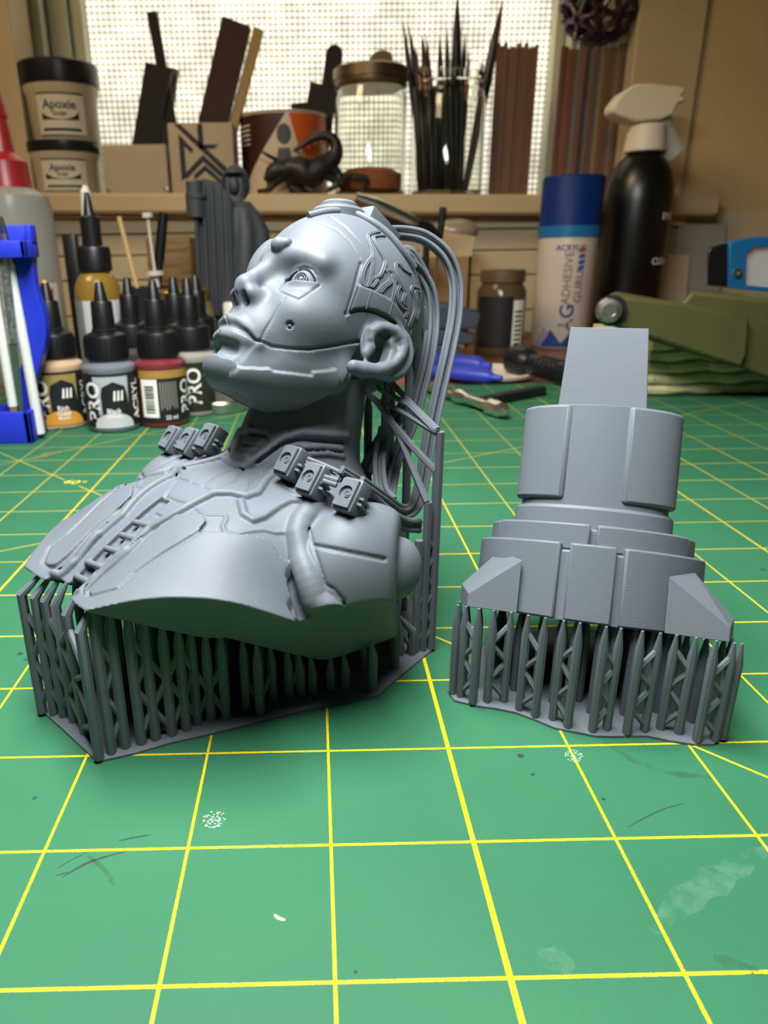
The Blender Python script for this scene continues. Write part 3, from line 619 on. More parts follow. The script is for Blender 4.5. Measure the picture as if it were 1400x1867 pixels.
# ---------------------------------------------------------------- surface detail of the torso
z2 = zc(30, 740, 3.111); z3 = zc(400, 740, 3.111); z5 = zc(380, 720, 4.375); z6 = zc(140, 840, 4.1176)
def bloc(px): return to_b(hit(px, torso_base)).astype(float)
def bfold(p): p = np.array(p); p[:, 0] = np.abs(p[:, 0]); return p
TG = []; TR = []
def tg(px, r, sym=True, st=12): p = bloc(pdens(px, st)); TG.append((bfold(p) if sym else p, r, sym))
def tr_(px, r, sym=True, sink=0.0, k=.012, st=12): p = bloc(pdens(px, st)); p[:, 2] -= sink; TR.append((bfold(p) if sym else p, r, sym, k))
PLT = [(145, 1092.6), (174, 1058.6), (217.7, 1019.7), (247, 995), (281, 971), (298, 961), (320, 945.6), (341.6, 943), (371, 943), (379, 956.6), (366, 972), (407, 976), (448, 982), (487, 989), (496.4, 997), (509, 1023), (522, 1031), (530, 1033), (528, 1048), (522, 1060), (526, 1082), (532, 1103), (524, 1117)]
_p = bloc(PLT)[:, :2]; _p[:, 0] = np.abs(_p[:, 0]); CHEST = np.vstack([_p, [[2.0, .55], [2.2, 2.6], [.06, 2.6]]])
tg(PLT[:17], .014); tg([(540, 1048), (531, 1062), (535, 1085), (543, 1105), (548, 1127)], .030)
tg([(364.6, 978), (295.4, 1019.7), (247, 1053.7), (215, 1083), (154.6, 1098.6)], .017)
tr_([(141, 1090), (184, 1048.6), (229, 1010), (274, 965), (319, 939), (358, 917), (390, 901), (422, 901), (448, 907), (468, 901), (484, 878), (505, 860), (530, 845)], .042, sink=-.006)
_rl = TR[-1][0][:14].copy(); _rl[:, 0] += .085; TG.append((_rl, .030, True))
tr_([(438.6, 915), (445, 939), (461, 949), (480, 942.5), (509, 923), (528.6, 913.6), (551, 913.6)], .036)
tr_([(359.8, 927), (373, 939.6), (392.6, 939.6), (409.6, 939.6), (413, 947), (406, 959), (409.6, 971), (426.6, 974.8), (455.7, 968.7), (480, 966), (503, 971.5), (522, 970)], .015)
tr_(z5((580, 690), (620, 745), (690, 780), (780, 800)), .022)
for a in (((440, 465), (545, 490)), ((340, 560), (440, 590)), ((225, 660), (330, 692)), ((85, 765), (185, 800)), ((0, 870), (75, 905))): tr_(z6(*a), .030, False, 0, .006)
for g in (((730, 75), (760, 130), (850, 165), (950, 200), (1040, 225)), ((820, 45), (760, 122)), ((1040, 45), (930, 105), (850, 162)), ((945, 195), (1060, 110), (1160, 75), (1240, 62)), ((1040, 215), (1200, 150), (1225, 100), (1250, 65)),
          ((1060, 228), (1250, 240), (1300, 210), (1312, 130), (1400, 88)), ((660, 265), (740, 300), (850, 325)), ((575, 395), (650, 430)), ((750, 150), (660, 275), (575, 395)), ((850, 325), (1000, 245))): tg(z6(*g), .014, False)
STRAP = [(588, 906), (566, 922), (549, 942), (541, 965), (549, 1005), (562, 1045), (573, 1080), (592, 1094), (611, 1112)]; tr_(STRAP, .112, True, .058, .015)
tg([(570, 994), (636, 1007), (702, 1020)], .020); tg([(598, 910), (566, 938), (562, 960), (571, 997), (584, 1036), (593, 1066), (609, 1075), (626, 1095), (631, 1112)], .014)
# collar: lapels, opening with ribs, rings
tr_([(446, 851), (483, 824), (517, 797), (551, 787), (630, 792)], .040, False, .01, .03); tr_([(446, 851), (420, 846), (408, 835), (418, 812), (437, 784), (455, 780)], .034, False, .01, .02)
tg([(432, 822), (441, 795), (452, 788), (480, 792), (489, 800), (478, 815), (455, 832)], .026, False); tg([(440, 808), (470, 815)], .016, False); tg([(435, 822), (462, 826)], .014, False)
tg([(470, 842), (510, 812), (540, 802), (625, 806)], .022, False); tr_([(555, 815), (590, 814), (622, 818)], .030, False, 0, .02); tr_([(562, 828), (596, 827), (624, 832)], .030, False, 0, .02); tg([(552, 822), (622, 825)], .012, False)
tg([(500, 850), (470, 868), (458, 878), (455, 900)], .010, False)
for _L in (TG, TR):
    for _e in _L:
        _q = _e[0]; _sd = poly2(np.stack([np.abs(_q[:, 0]), _q[:, 1]], 1).astype(F4), CHEST); _q[:, 2] += np.where((_q[:, 1] > .3) & (_q[:, 2] > .9), .043 * np.clip(.5 - _sd / .014, 0, 1), 0)
def torso_detail(P, d):
    q = to_b(P); qf = q.copy(); qf[:, 0] = np.abs(qf[:, 0])
    def sub(lo, hi, Q): return np.nonzero(((Q > np.array(lo, F4)) & (Q < np.array(hi, F4))).all(1))[0]
    i = sub((-.1, .3, .9), (1.7, 2.4, 2.2), qf); sd = poly2(qf[i][:, :2], CHEST); d[i] = d[i] - F4(.042) * np.clip(.5 - sd / .014, 0, 1)
    i = sub((-.1, .95, 1.1), (.085, 2.4, 2.1), qf); d[i] = smax(d[i], -np.maximum(qf[i, 0] - F4(.075), -d[i] - F4(.05)), .01)
    for pts, r, sym, k in TR:
        Q = qf if sym else q; i = sub(pts.min(0) - r - .06, pts.max(0) + r + .06, Q)
        e = s_line(Q[i], pts, 0, [r] * len(pts)); hu, hg_ = HULL(q[i, 1], q[i, 2]); e = np.maximum(e, (qf[i, 0] - hu) * hg_); e = np.maximum(e, q[i, 1] - F4(2.02)); d[i] = smin(d[i], e, k)
    for pts, r, sym in TG:
        Q = qf if sym else q; i = sub(pts.min(0) - .07, pts.max(0) + .07, Q); d[i] = smax(d[i], -s_line(Q[i], pts, 0, [r] * len(pts)), .010)
    c = np.array((1.49, -.43, 1.24), F4); i = sub(c - .45, c + .45, qf); e = s_ell(qf[i], c, (.235, .265, .32)); d[i] = smax(d[i], -np.maximum(np.abs(e) - .014, s_ell(qf[i], c, (.6, .6, .6))), .006)
    d[i] = smin(d[i], s_ell(qf[i], c, (.21, .24, .29)), .004); d[i] = smax(d[i], -s_sph(qf[i], c + np.array((.16, -.14, -.02), F4), .05), .01)
    return d
_lo, _hi = BOUNDS['torso_base']; TV, TQ = sculpt(torso_base, torso_detail, _lo, _hi, .0128, .006); mesh_np('torso', TV, TQ, RESIN, bust); print('torso', len(TV), time.time() - _t0)
# ---------------------------------------------------------------- sensor blocks on the collar
nB = BF * .76 + np.array([0, 0, .65]); nB /= np.linalg.norm(nB)
def sensor(c, yaw, sc=1.0):
    cy, sy = math.cos(yaw), math.sin(yaw); n_ = np.array([nB[0]*cy - nB[1]*sy, nB[0]*sy + nB[1]*cy, nB[2]]); u_ = np.array([0, 0, 1.0]); u_ -= n_ * (u_ @ n_); u_ /= np.linalg.norm(u_); x_ = np.cross(u_, n_); A = np.stack([x_, u_, n_], 1); M = mat4(A * sc, c)
    o = MB().box((-.105, -.15, -.17), (.105, .15, 0), .022).xf(M).build('sensor_block', RESIN, bust, smooth=True)
    n = 32; m = MB(); ang = [2 * PI * k / n for k in range(n)]; R = .064
    rect = [(math.cos(t) * min(.084 / max(abs(math.cos(t)), 1e-6), .124 / max(abs(math.sin(t)), 1e-6)), math.sin(t) * min(.084 / max(abs(math.cos(t)), 1e-6), .124 / max(abs(math.sin(t)), 1e-6))) for t in ang]
    V = [(x, y, -.004) for x, y in rect] + [(x, y, .020) for x, y in rect] + [(x * .97, y * .97, .026) for x, y in rect] + [(R * math.cos(t), R * math.sin(t), .026) for t in ang] + [(R * .97 * math.cos(t), R * .97 * math.sin(t), .003) for t in ang]
    m.add(V, [(j*n+k, j*n+(k+1) % n, (j+1)*n+(k+1) % n, (j+1)*n+k) for j in range(4) for k in range(n)] + [tuple(4*n + k for k in range(n))]); m.xf(M).build('face_plate', RESIN, o, smooth=True)
    m = MB(); m.lathe([(.030, .002), (.030, .012), (.024, .013), (.022, .006), (.014, .006), (.013, .012), (0, .012)], c=(.010, -.004, 0), n=20); m.xf(M).build('lens', RESIN, o, smooth=True)
    for k in (-.05, .0): MB().tube([(.10, k, -.05), (.128, k, -.06), (.128, k - .01, -.15)], .016, 6).xf(M).build('side_rib', RESIN, o, smooth=True)
for c, yw in (((-1.315, 3.196, 2.173), 0), ((-1.117, 2.94, 2.084), .04), ((-.808, 2.669, 2.027), .08), ((-2.158, 4.104, 2.173), 0), ((-2.398, 4.321, 2.084), -.04), ((-2.646, 4.649, 2.027), -.08)): sensor(np.array(c), yw)
# ---------------------------------------------------------------- cables
def strands(path, offs, r, name='cable'):
    """path of (u, v, depth, width scale); offs in photo pixels across the run"""
    P = smooth_path([(u, v, y) for u, v, y in path], 6); T = np.gradient(P[:, :2], axis=0); T /= np.linalg.norm(T, axis=1)[:, None] + 1e-9
    for k, of in enumerate(offs):
        Q = P[:, :2] + np.stack([T[:, 1], -T[:, 0]], 1) * of; MB().tube([ony(u, v, y + .05 * ((k % 2) - .5)) for (u, v), y in zip(Q, P[:, 2])], r, 8).build(name, RESIN, bust, smooth=True)
strands([(655, 880, 2.85), (700, 912, 3.2), (730, 932, 3.55), (752, 928, 3.85), (765, 900, 4.1), (775, 850, 4.25), (787, 780, 4.4), (803, 705, 4.6), (818, 640, 4.75), (830, 575, 4.9), (831, 515, 5.0), (814, 467, 5.05), (778, 435, 5.1), (740, 425, 5.1), (700, 425, 5.0)], (-9.5, -3, 3.5, 10), .023)
strands([(620, 860, 2.95), (660, 884, 3.2), (690, 905, 3.5), (706, 900, 3.8), (712, 870, 4.1), (722, 830, 4.25), (748, 770, 4.4), (766, 705, 4.6), (781, 640, 4.75), (787, 580, 4.9), (781, 530, 4.95), (762, 498, 4.95), (735, 478, 4.8)], (-11, -4.5, 2, 8.5), .023)
strands([(655, 893, 2.95), (700, 935, 3.2), (735, 958, 3.45), (765, 962, 3.7)], (-5, 3, 11), .030); strands([(700, 780, 4.3), (690, 840, 4.0), (695, 890, 3.7), (712, 915, 3.5)], (-6, 2, 9), .026)
strands([(560, 840, 3.15), (590, 852, 3.05), (625, 868, 2.95)], (-9, -3, 4), .020); strands([(590, 872, 2.9), (615, 880, 2.85)], (-5, 3), .024)
strands([(735, 455, 4.9), (752, 462, 4.95), (775, 500, 5.0)], (-6, 2), .04); strands([(765, 560, 4.9), (770, 640, 4.9), (752, 720, 4.8), (700, 800, 4.6), (668, 860, 4.4)], (-10, -2, 6), .035)
# crown cap and cable socket
def crown(phi, y=0.0, lift=0.0):
    t = math.radians(phi); n_ = np.array([math.cos(t) / .89, 0, math.sin(t) / .82]); n_ /= np.linalg.norm(n_); return from_h(np.array([.045 + .89 * math.cos(t), y, .45 + .82 * math.sin(t)]) + n_ * lift), HRM @ n_
cc, cn = crown(56); MB().lathe([(.27, -.14), (.27, .015), (.245, .045), (.195, .05), (.19, .09), (.155, .115), (0, .118)], c=cc, n=36, axis=frame(BF, cn)).build('crown_cap', RESIN, bust, smooth=True)
sb, sn = crown(80, .16); MB().box((-.16, -.28, -.25), (.14, .22, .055), .03).xf(mat4(frame(BL, sn), sb)).build('cable_socket', RESIN, bust, smooth=True)
# ---------------------------------------------------------------- print supports and raft
_tb = _BVH['torso_base'][0]; _hb = _BVH['head_base'][0]; SUPD = RESIN
def ztop(x, y, tree, z0=.1):
    h_ = tree.ray_cast(Vector((x, y, z0)), Vector((0, 0, 1))); return None if h_[0] is None else h_[0][2]
def post(parent, x, y, zt, r=.044, lean=(0, 0), zb=.03):
    zs = max(zb + .05, zt - .17); MB().tube([(x, y, zb), (x, y, zs * .5 + zb * .5), (x, y, zs), (x + lean[0], y + lean[1], zt + .015)], [r, r, r, r * .3], 8).build('support_post', RESIN, parent, smooth=True)
def brace(parent, p, q, zt, step=.27, r=.029, z0=.1, flip=0):
    m = MB(); z = z0; k = flip
    while z + step < zt - .12:
        a, b = (p, q) if k % 2 == 0 else (q, p); m.tube([(a[0], a[1], z), (b[0], b[1], z + step)], r, 6); z += step; k += 1
    if m.v: m.build('cross_brace', RESIN, parent, smooth=True)
def raft(parent, pts, th=.05):
    P = np.array(pts, float); c = P.mean(0); vs = []; fs = []; n = len(P)
    for k, (o_, z) in enumerate(((0.0, 0.0), (0.0, .022), (-.03, .03), (-.05, .036), (-.07, th - .01))):
        for p in P: d = p - c; L_ = np.linalg.norm(d); vs.append((*(p + d / L_ * o_), z))
    for j in range(4): fs += [(j*n+i, j*n+(i+1) % n, (j+1)*n+(i+1) % n, (j+1)*n+i) for i in range(n)]
    fs += [tuple(range(n - 1, -1, -1)), tuple(4*n + i for i in range(n))]; return MB().add(vs, fs).build('raft', RESIN, parent, smooth=True)
def wavy(corners, step=.16, amp=.022):
    out = []; n = len(corners)
    for i in range(n):
        a = np.array(corners[i], float); b = np.array(corners[(i + 1) % n], float); m = max(2, int(np.linalg.norm(b - a) / step)); nn_ = np.array([b[1] - a[1], a[0] - b[0]]); nn_ /= np.linalg.norm(nn_)
        for k in range(m): t = k / m; out.append(a + (b - a) * t + nn_ * amp * (math.sin(k * 2.1 + i) * .6 + .2 * rng.standard_normal()) * (1 if k else 0))
    return out
raft(bust, wavy([onz(178, 1392)[:2], onz(560, 1297)[:2], onz(690, 1270)[:2], onz(792, 1184)[:2], (.22, 4.3), (-.4, 5.35), (-1.9, 5.5), (-3.3, 4.2), onz(78, 1300)[:2]], .3, .012))
def row(parent, px, tree, br, off=0.0):
    L_ = []
    for u, v in px:
        p = onz(u, v, .04); zt = None; cdir = np.array([-1.9, 3.3]) - p[:2]; cdir /= np.linalg.norm(cdir)
        for k in range(12):
            e = cdir * (.02 + .025 * k); zt = ztop(p[0] + e[0], p[1] + e[1], tree)
            if zt: break
        if zt is None: continue
        post(parent, p[0], p[1], zt, .046, e); L_.append((p[0], p[1], zt))
    for i, j in br:
        if i < len(L_) and j < len(L_): brace(parent, L_[i], L_[j], min(L_[i][2], L_[j][2]), .24, flip=i)
    return L_
row(bust, [(77, 1296), (99, 1299), (117, 1304), (135, 1314), (155, 1335), (180, 1380)], _tb, [(0, 1), (1, 2), (2, 3), (3, 4), (4, 5)], .08)
row(bust, [(203, 1370), (229, 1361), (258, 1354), (284, 1346), (314, 1338), (340, 1329), (360, 1318), (385, 1311), (412, 1307), (450, 1290), (474, 1288), (497, 1274), (527, 1268), (548, 1266), (570, 1262), (630, 1252), (679, 1256)], _tb, [(0, 1), (2, 3), (3, 4), (4, 5), (5, 6), (6, 7), (7, 8), (9, 10), (10, 11), (12, 13), (13, 14), (15, 16)], .10)
row(bust, [(715, 1191), (728, 1193), (750, 1192)], _tb, [(1, 2), (0, 1)], .0)
for gx in np.arange(-3.2, -.3, .32):                      # inner rows under the bust
    for gy in np.arange(2.5, 4.6, .34):
        q = to_b(np.array([[gx, gy, 0]]))[0]
        if q[1] > 1.75 or abs(q[0]) > 1.5 or abs(q[0]) > .62 + (1.97 - q[1]) * .30: continue
        zt = ztop(gx, gy, _tb)
        if zt and zt > .2 and zt < 1.6: post(bust, gx, gy, zt)
for (x, y) in ((-.75, 4.35), (-.5, 4.55), (-.95, 4.7), (-.25, 4.8), (-.6, 5.0), (-.1, 4.35), (-.35, 4.2), (-.2, 5.1)):      # tall ones under the head
    zt = ztop(x, y, _hb, .2)
    if zt: post(bust, x, y, zt, .045, (0, 0))
tall = {}
for k, (u, v, ub, vb, yb) in enumerate(((797, 787, 786, 1180, 3.62), (794, 858, 783, 1178, 3.52), (778, 915, 770, 1184, 3.5), (762, 985, 757, 1188, 3.52), (781, 955, 776, 1176, 3.66))):
    p = onz(ub, vb, .04); zt = ony(u, v, p[1])[2]; MB().tube([(p[0], p[1], .03), (p[0], p[1], zt)], .042, 6).build('support_post', RESIN, bust, smooth=True); tall[k] = (p[0], p[1], zt)
brace(bust, tall[2], tall[0], 1.6, .2, .02); brace(bust, tall[3], tall[2], 1.0, .2, .02)
def limb(path, r):
    MB().tube([ony(u, v, y) for u, v, y in path], r, 6).build('support_branch', RESIN, bust, smooth=True)
y0 = tall[0][1]; y1 = tall[1][1]; y2 = tall[2][1]
limb([(668, 695, 4.0), (671, 718, 3.98), (690, 735, 3.95), (715, 772, 3.9), (750, 812, 3.75), (794, 858, y1)], [.018, .03, .036, .038, .036, .034])
limb([(713, 772, 3.9), (726, 792, 3.85), (748, 845, 3.7), (778, 915, y2)], [.028, .034, .034, .036]); limb([(688, 702, 4.1), (692, 710, 4.08), (745, 738, 3.85), (797, 788, y0)], [.016, .024, .03, .034])
limb([(706, 682, 4.1), (716, 700, 4.05), (755, 742, 3.85), (797, 784, y0)], [.014, .028, .03, .034]); limb([(693, 730, 4.0), (740, 755, 3.85), (797, 790, y0)], [.02, .026, .03])
# ================================================================ the printed plinth, leaning back on its supports
PX_ = np.array([2.17, -.76, 0.0]); PX_ /= np.linalg.norm(PX_); PN0 = np.array([PX_[1], -PX_[0], 0]); PT = math.radians(25)
PA = np.array([0, 0, 1.0]) * math.cos(PT) - PN0 * math.sin(PT); PNN = PN0 * math.cos(PT) + np.array([0, 0, 1.0]) * math.sin(PT); PO = np.array([1.205, 2.35, .95])
DEP = .86            # the drum is a little flattened front to back
PAX = PO - PNN * (1.0 * DEP)                                    # foot of the drum's axis
plinth = thing('printed_plinth', 'grey resin stepped drum plinth with a flat tab on top, leaning back on its supports', 'plinth', (1.2, 2.7, 0))
def pp(s, h, e): return PAX + PX_ * s + PA * h + PNN * e      # sideways, up the axis, towards the viewer
def ploc(u, v, e):
    d = ray(u, v); p0 = PAX + PNN * e; k = ((p0 - CAM) @ PNN) / (d @ PNN); P = CAM + d * k; return (P - PAX) @ PX_, (P - PAX) @ PA
def sector(R0, R1, f0, f1, h0, h1, name, bev=.018, n=None, dep=None, off=0.0):
    """curved block between two radii, angles from the front (degrees, + to the right)"""
    n = n or max(3, int(abs(f1 - f0) / 4)); vs = []; fs = []
    for k in range(n + 1):
        t = math.radians(f0 + (f1 - f0) * k / n); s_, c_ = math.sin(t), math.cos(t) * (dep or DEP)
        for R, h in ((R0, h0), (R1, h0), (R1, h1), (R0, h1)): vs.append(pp(R * s_ + PS0, h, R * c_ + off))
    for k in range(n):
        for j in range(4): fs.append((4*k + j, 4*k + 4 + j, 4*k + 4 + (j+1) % 4, 4*k + (j+1) % 4))
    fs += [(3, 2, 1, 0), (4*n, 4*n+1, 4*n+2, 4*n+3)]
    m = MB().add(vs, fs); bm = bmesh.new(); me = bpy.data.meshes.new('t'); me.from_pydata(m.v, [], m.f); bm.from_mesh(me); bmesh.ops.recalc_face_normals(bm, faces=bm.faces); m.v = [tuple(v.co) for v in bm.verts]; m.f = [tuple(v.index for v in f.verts) for f in bm.faces]; bm.free(); bpy.data.meshes.remove(me)
    return m.build(name, RESIN_L, plinth, bevel=bev, smooth=True, angle=40)
# printed layers show as fine ridges
RESIN_L = bpy.data.materials.new('grey_resin_layered'); RESIN_L.use_nodes = True
def _layered():
    nt = RESIN_L.node_tree; N = nt.nodes; L = nt.links; b = N['Principled BSDF']; b.inputs['Base Color'].default_value = srgb(96, 102, 109) + (1,); b.inputs['Roughness'].default_value = .5; b.inputs['Specular IOR Level'].default_value = .28
    tc = N.new('ShaderNodeTexCoord'); w_ = N.new('ShaderNodeTexWave'); w_.bands_direction = 'Z'; w_.inputs['Scale'].default_value = 520; w_.inputs['Distortion'].default_value = 1.0; w_.inputs['Detail'].default_value = 2; L.new(tc.outputs['Object'], w_.inputs['Vector'])
    bp = N.new('ShaderNodeBump'); bp.inputs['Strength'].default_value = .03; bp.inputs['Distance'].default_value = .0002; L.new(w_.outputs['Fac'], bp.inputs['Height']); L.new(bp.outputs[0], b.inputs['Normal'])
_layered()
PS0 = -.03
def ring(R, h0, h1, name, bev=.02, dep=None, off=0.0):
    vs = []; n = 72; prof = ((R, h0), (R, h1 - bev), (R - bev, h1)); fs = []
    for r, h in prof: vs += [pp(r * math.sin(2*PI*k/n) + PS0, h, r * math.cos(2*PI*k/n) * (dep or DEP) + off) for k in range(n)]
    for j in range(2): fs += [(j*n+k, j*n+(k+1) % n, (j+1)*n+(k+1) % n, (j+1)*n+k) for k in range(n)]
    fs += [tuple(range(n - 1, -1, -1)), tuple(2*n + k for k in range(n))]; return MB().add(vs, fs).build(name, RESIN_L, plinth, smooth=True, angle=25)
ring(.955, 0, .60, 'drum_core'); ring(.865, .55, .80, 'drum_core'); ring(.70, .75, 1.02, 'collar_core', .03, .6, .1); ring(.645, .98, 1.95, 'column_core', .004, .5, .16)
sector(.80, 1.0, -172, -15.5, 0, .66, 'drum_panel'); sector(.80, 1.0, -11.0, 11.0, 0, .66, 'drum_panel'); sector(.80, 1.0, 15, 172, 0, .66, 'drum_panel')
sector(.75, .925, -62, -2.2, .60, .835, 'step_panel'); sector(.75, .925, 1.2, 60, .60, .835, 'step_panel'); sector(.72, .905, -172, -63.5, .60, .83, 'step_panel'); sector(.72, .905, 61.5, 172, .60, .83, 'step_panel')
sector(.50, .70, -150, -25, 1.075, 1.95, 'column_panel', .028, None, .5, .16); sector(.50, .70, 19, 150, 1.075, 1.95, 'column_panel', .028, None, .5, .16)
# tab on the top
t0, t1, u0, u1 = -.44, .375, -.395, .32
m = MB(); e0, e1 = -.10, .02
m.add([pp(t0, 1.93, e0), pp(t1, 1.93, e0), pp(u1, 2.83, e0), pp(u0, 2.83, e0), pp(t0, 1.93, e1), pp(t1, 1.93, e1), pp(u1, 2.83, e1), pp(u0, 2.83, e1)], [(0, 3, 2, 1), (4, 5, 6, 7), (0, 1, 5, 4), (1, 2, 6, 5), (2, 3, 7, 6), (3, 0, 4, 7)])
m.build('tab', RESIN_L, plinth, bevel=.008)
# wedge feet
for sg, fr_, bk in ((-1, [(-.60, .47), (-1.03, .12), (-1.03, 0), (-.60, 0)], [(-.82, .54), (-1.13, .19), (-1.13, .03), (-.80, 0)]), (1, [(.58, .47), (1.06, .12), (1.06, 0), (.58, 0)], [(.82, .54), (1.15, .19), (1.15, .03), (.80, 0)])):
    m = MB(); P = [pp(s, h, .76) for s, h in fr_]; Q = [pp(s, h, .46) for s, h in bk]
    f = [(0, 1, 2, 3), (7, 6, 5, 4), (0, 4, 5, 1), (1, 5, 6, 2), (2, 6, 7, 3), (3, 7, 4, 0)]; f = f if sg < 0 else [t[::-1] for t in f]
    m.add(P + Q, f).build('wedge_foot', RESIN_L, plinth, bevel=.006)
# supports
def plz(x, y):
    """underside of the drum above a point of the mat"""
    P = np.array([x, y, 0]); k = ((PAX - P) @ PA) / PA[2]; Q = P + np.array([0, 0, k]); s = (Q - PAX) @ PX_ - PS0; e = (Q - PAX) @ PNN / DEP; return k, math.hypot(s, e)
fr_px = [(826, 1259), (840, 1266), (862, 1277), (888, 1276), (918, 1276), (947, 1289), (976, 1301), (1008, 1308), (1035, 1320), (1080, 1328), (1106, 1326), (1143, 1332), (1175, 1328), (1204, 1326), (1237, 1334), (1271, 1346), (1303, 1344), (1317, 1341)]
L_ = []
for u, v in fr_px:
    p = onz(u, v, .05); k, r = plz(*p[:2]); post(plinth, p[0], p[1], k - .01, .040); L_.append((p[0], p[1], k))
for x_, y_, k in L_: post(plinth, x_ + .07, y_ + .24, k - .10, .038)
for i, j in ((1, 2), (3, 4), (5, 6), (7, 8), (9, 10), (11, 12), (13, 14), (15, 16)): brace(plinth, L_[i], L_[j], L_[i][2], .185, .026, .08, i // 2)
for s in np.arange(-.95, 1.0, .19):
    for e in np.arange(-.6, .70, .2):
        if math.hypot(s, e / DEP) < .93:
            Q = pp(s, 0, e); 
            if Q[2] > .15: post(plinth, Q[0], Q[1], Q[2], .036)
b_ = [onz(816, 1262)[:2], onz(828, 1280)[:2], onz(870, 1290)[:2], onz(940, 1302)[:2], onz(1010, 1330)[:2], onz(1085, 1345)[:2], onz(1180, 1345)[:2], onz(1262, 1360)[:2], onz(1300, 1360)[:2], onz(1324, 1346)[:2]]
b_ += [pp(1.0, 0, .1)[:2], pp(.85, 0, -.5)[:2], pp(.3, 0, -.88)[:2], pp(-.3, 0, -.88)[:2], pp(-.85, 0, -.5)[:2], pp(-1.05, 0, .2)[:2]]
raft(plinth, wavy(b_, .14, .012))
# ================================================================ left of the bench: paints, brush rack, odds and ends
def gx(u, v, Y): return ony(u, v, Y)[0]
def gz(u, v, Y): return ony(u, v, Y)[2]
BLACKP = mat('black_plastic', srgb(17, 17, 19), .4, var=.05, scale=80); WHITEP = mat('white_print', srgb(236, 234, 224), .6); INKK = mat('black_ink', srgb(24, 24, 26), .55)
GOLDP = mat('gold_paint', srgb(188, 138, 52), .35, .3); CLEARP = mat('clear_plastic', (.92, .92, .9), .12, trans=.92, ior=1.3); SILVER = mat('silver_metal', srgb(205, 200, 190), .28, 1.0, var=.08, scale=60)
def poly_cyl(c, r, ang, poly, name, m, parent, sub=6, axis=None):
    """flat outline (x along the arc, z up) laid on an upright cylinder"""
    bm = bmesh.new(); vs = [bm.verts.new((x, z, 0)) for x, z in poly]; bm.faces.new(vs)
    xs = [p[0] for p in poly]; x0, x1 = min(xs), max(xs)
    for k in range(1, sub):
        x = x0 + (x1 - x0) * k / sub; bmesh.ops.bisect_plane(bm, geom=list(bm.verts) + list(bm.edges) + list(bm.faces), plane_co=(x, 0, 0), plane_no=(1, 0, 0))
    bm.verts.index_update(); A = np.eye(3) if axis is None else axis; c = np.array(c, float)
    V = [c + A @ np.array([r * math.cos(ang + v.co.x / r), r * math.sin(ang + v.co.x / r), v.co.y]) for v in bm.verts]; Fc = [[v.index for v in f.verts] for f in bm.faces]; bm.free()
    return MB().add(V, Fc).build(name, m, parent, smooth=True)
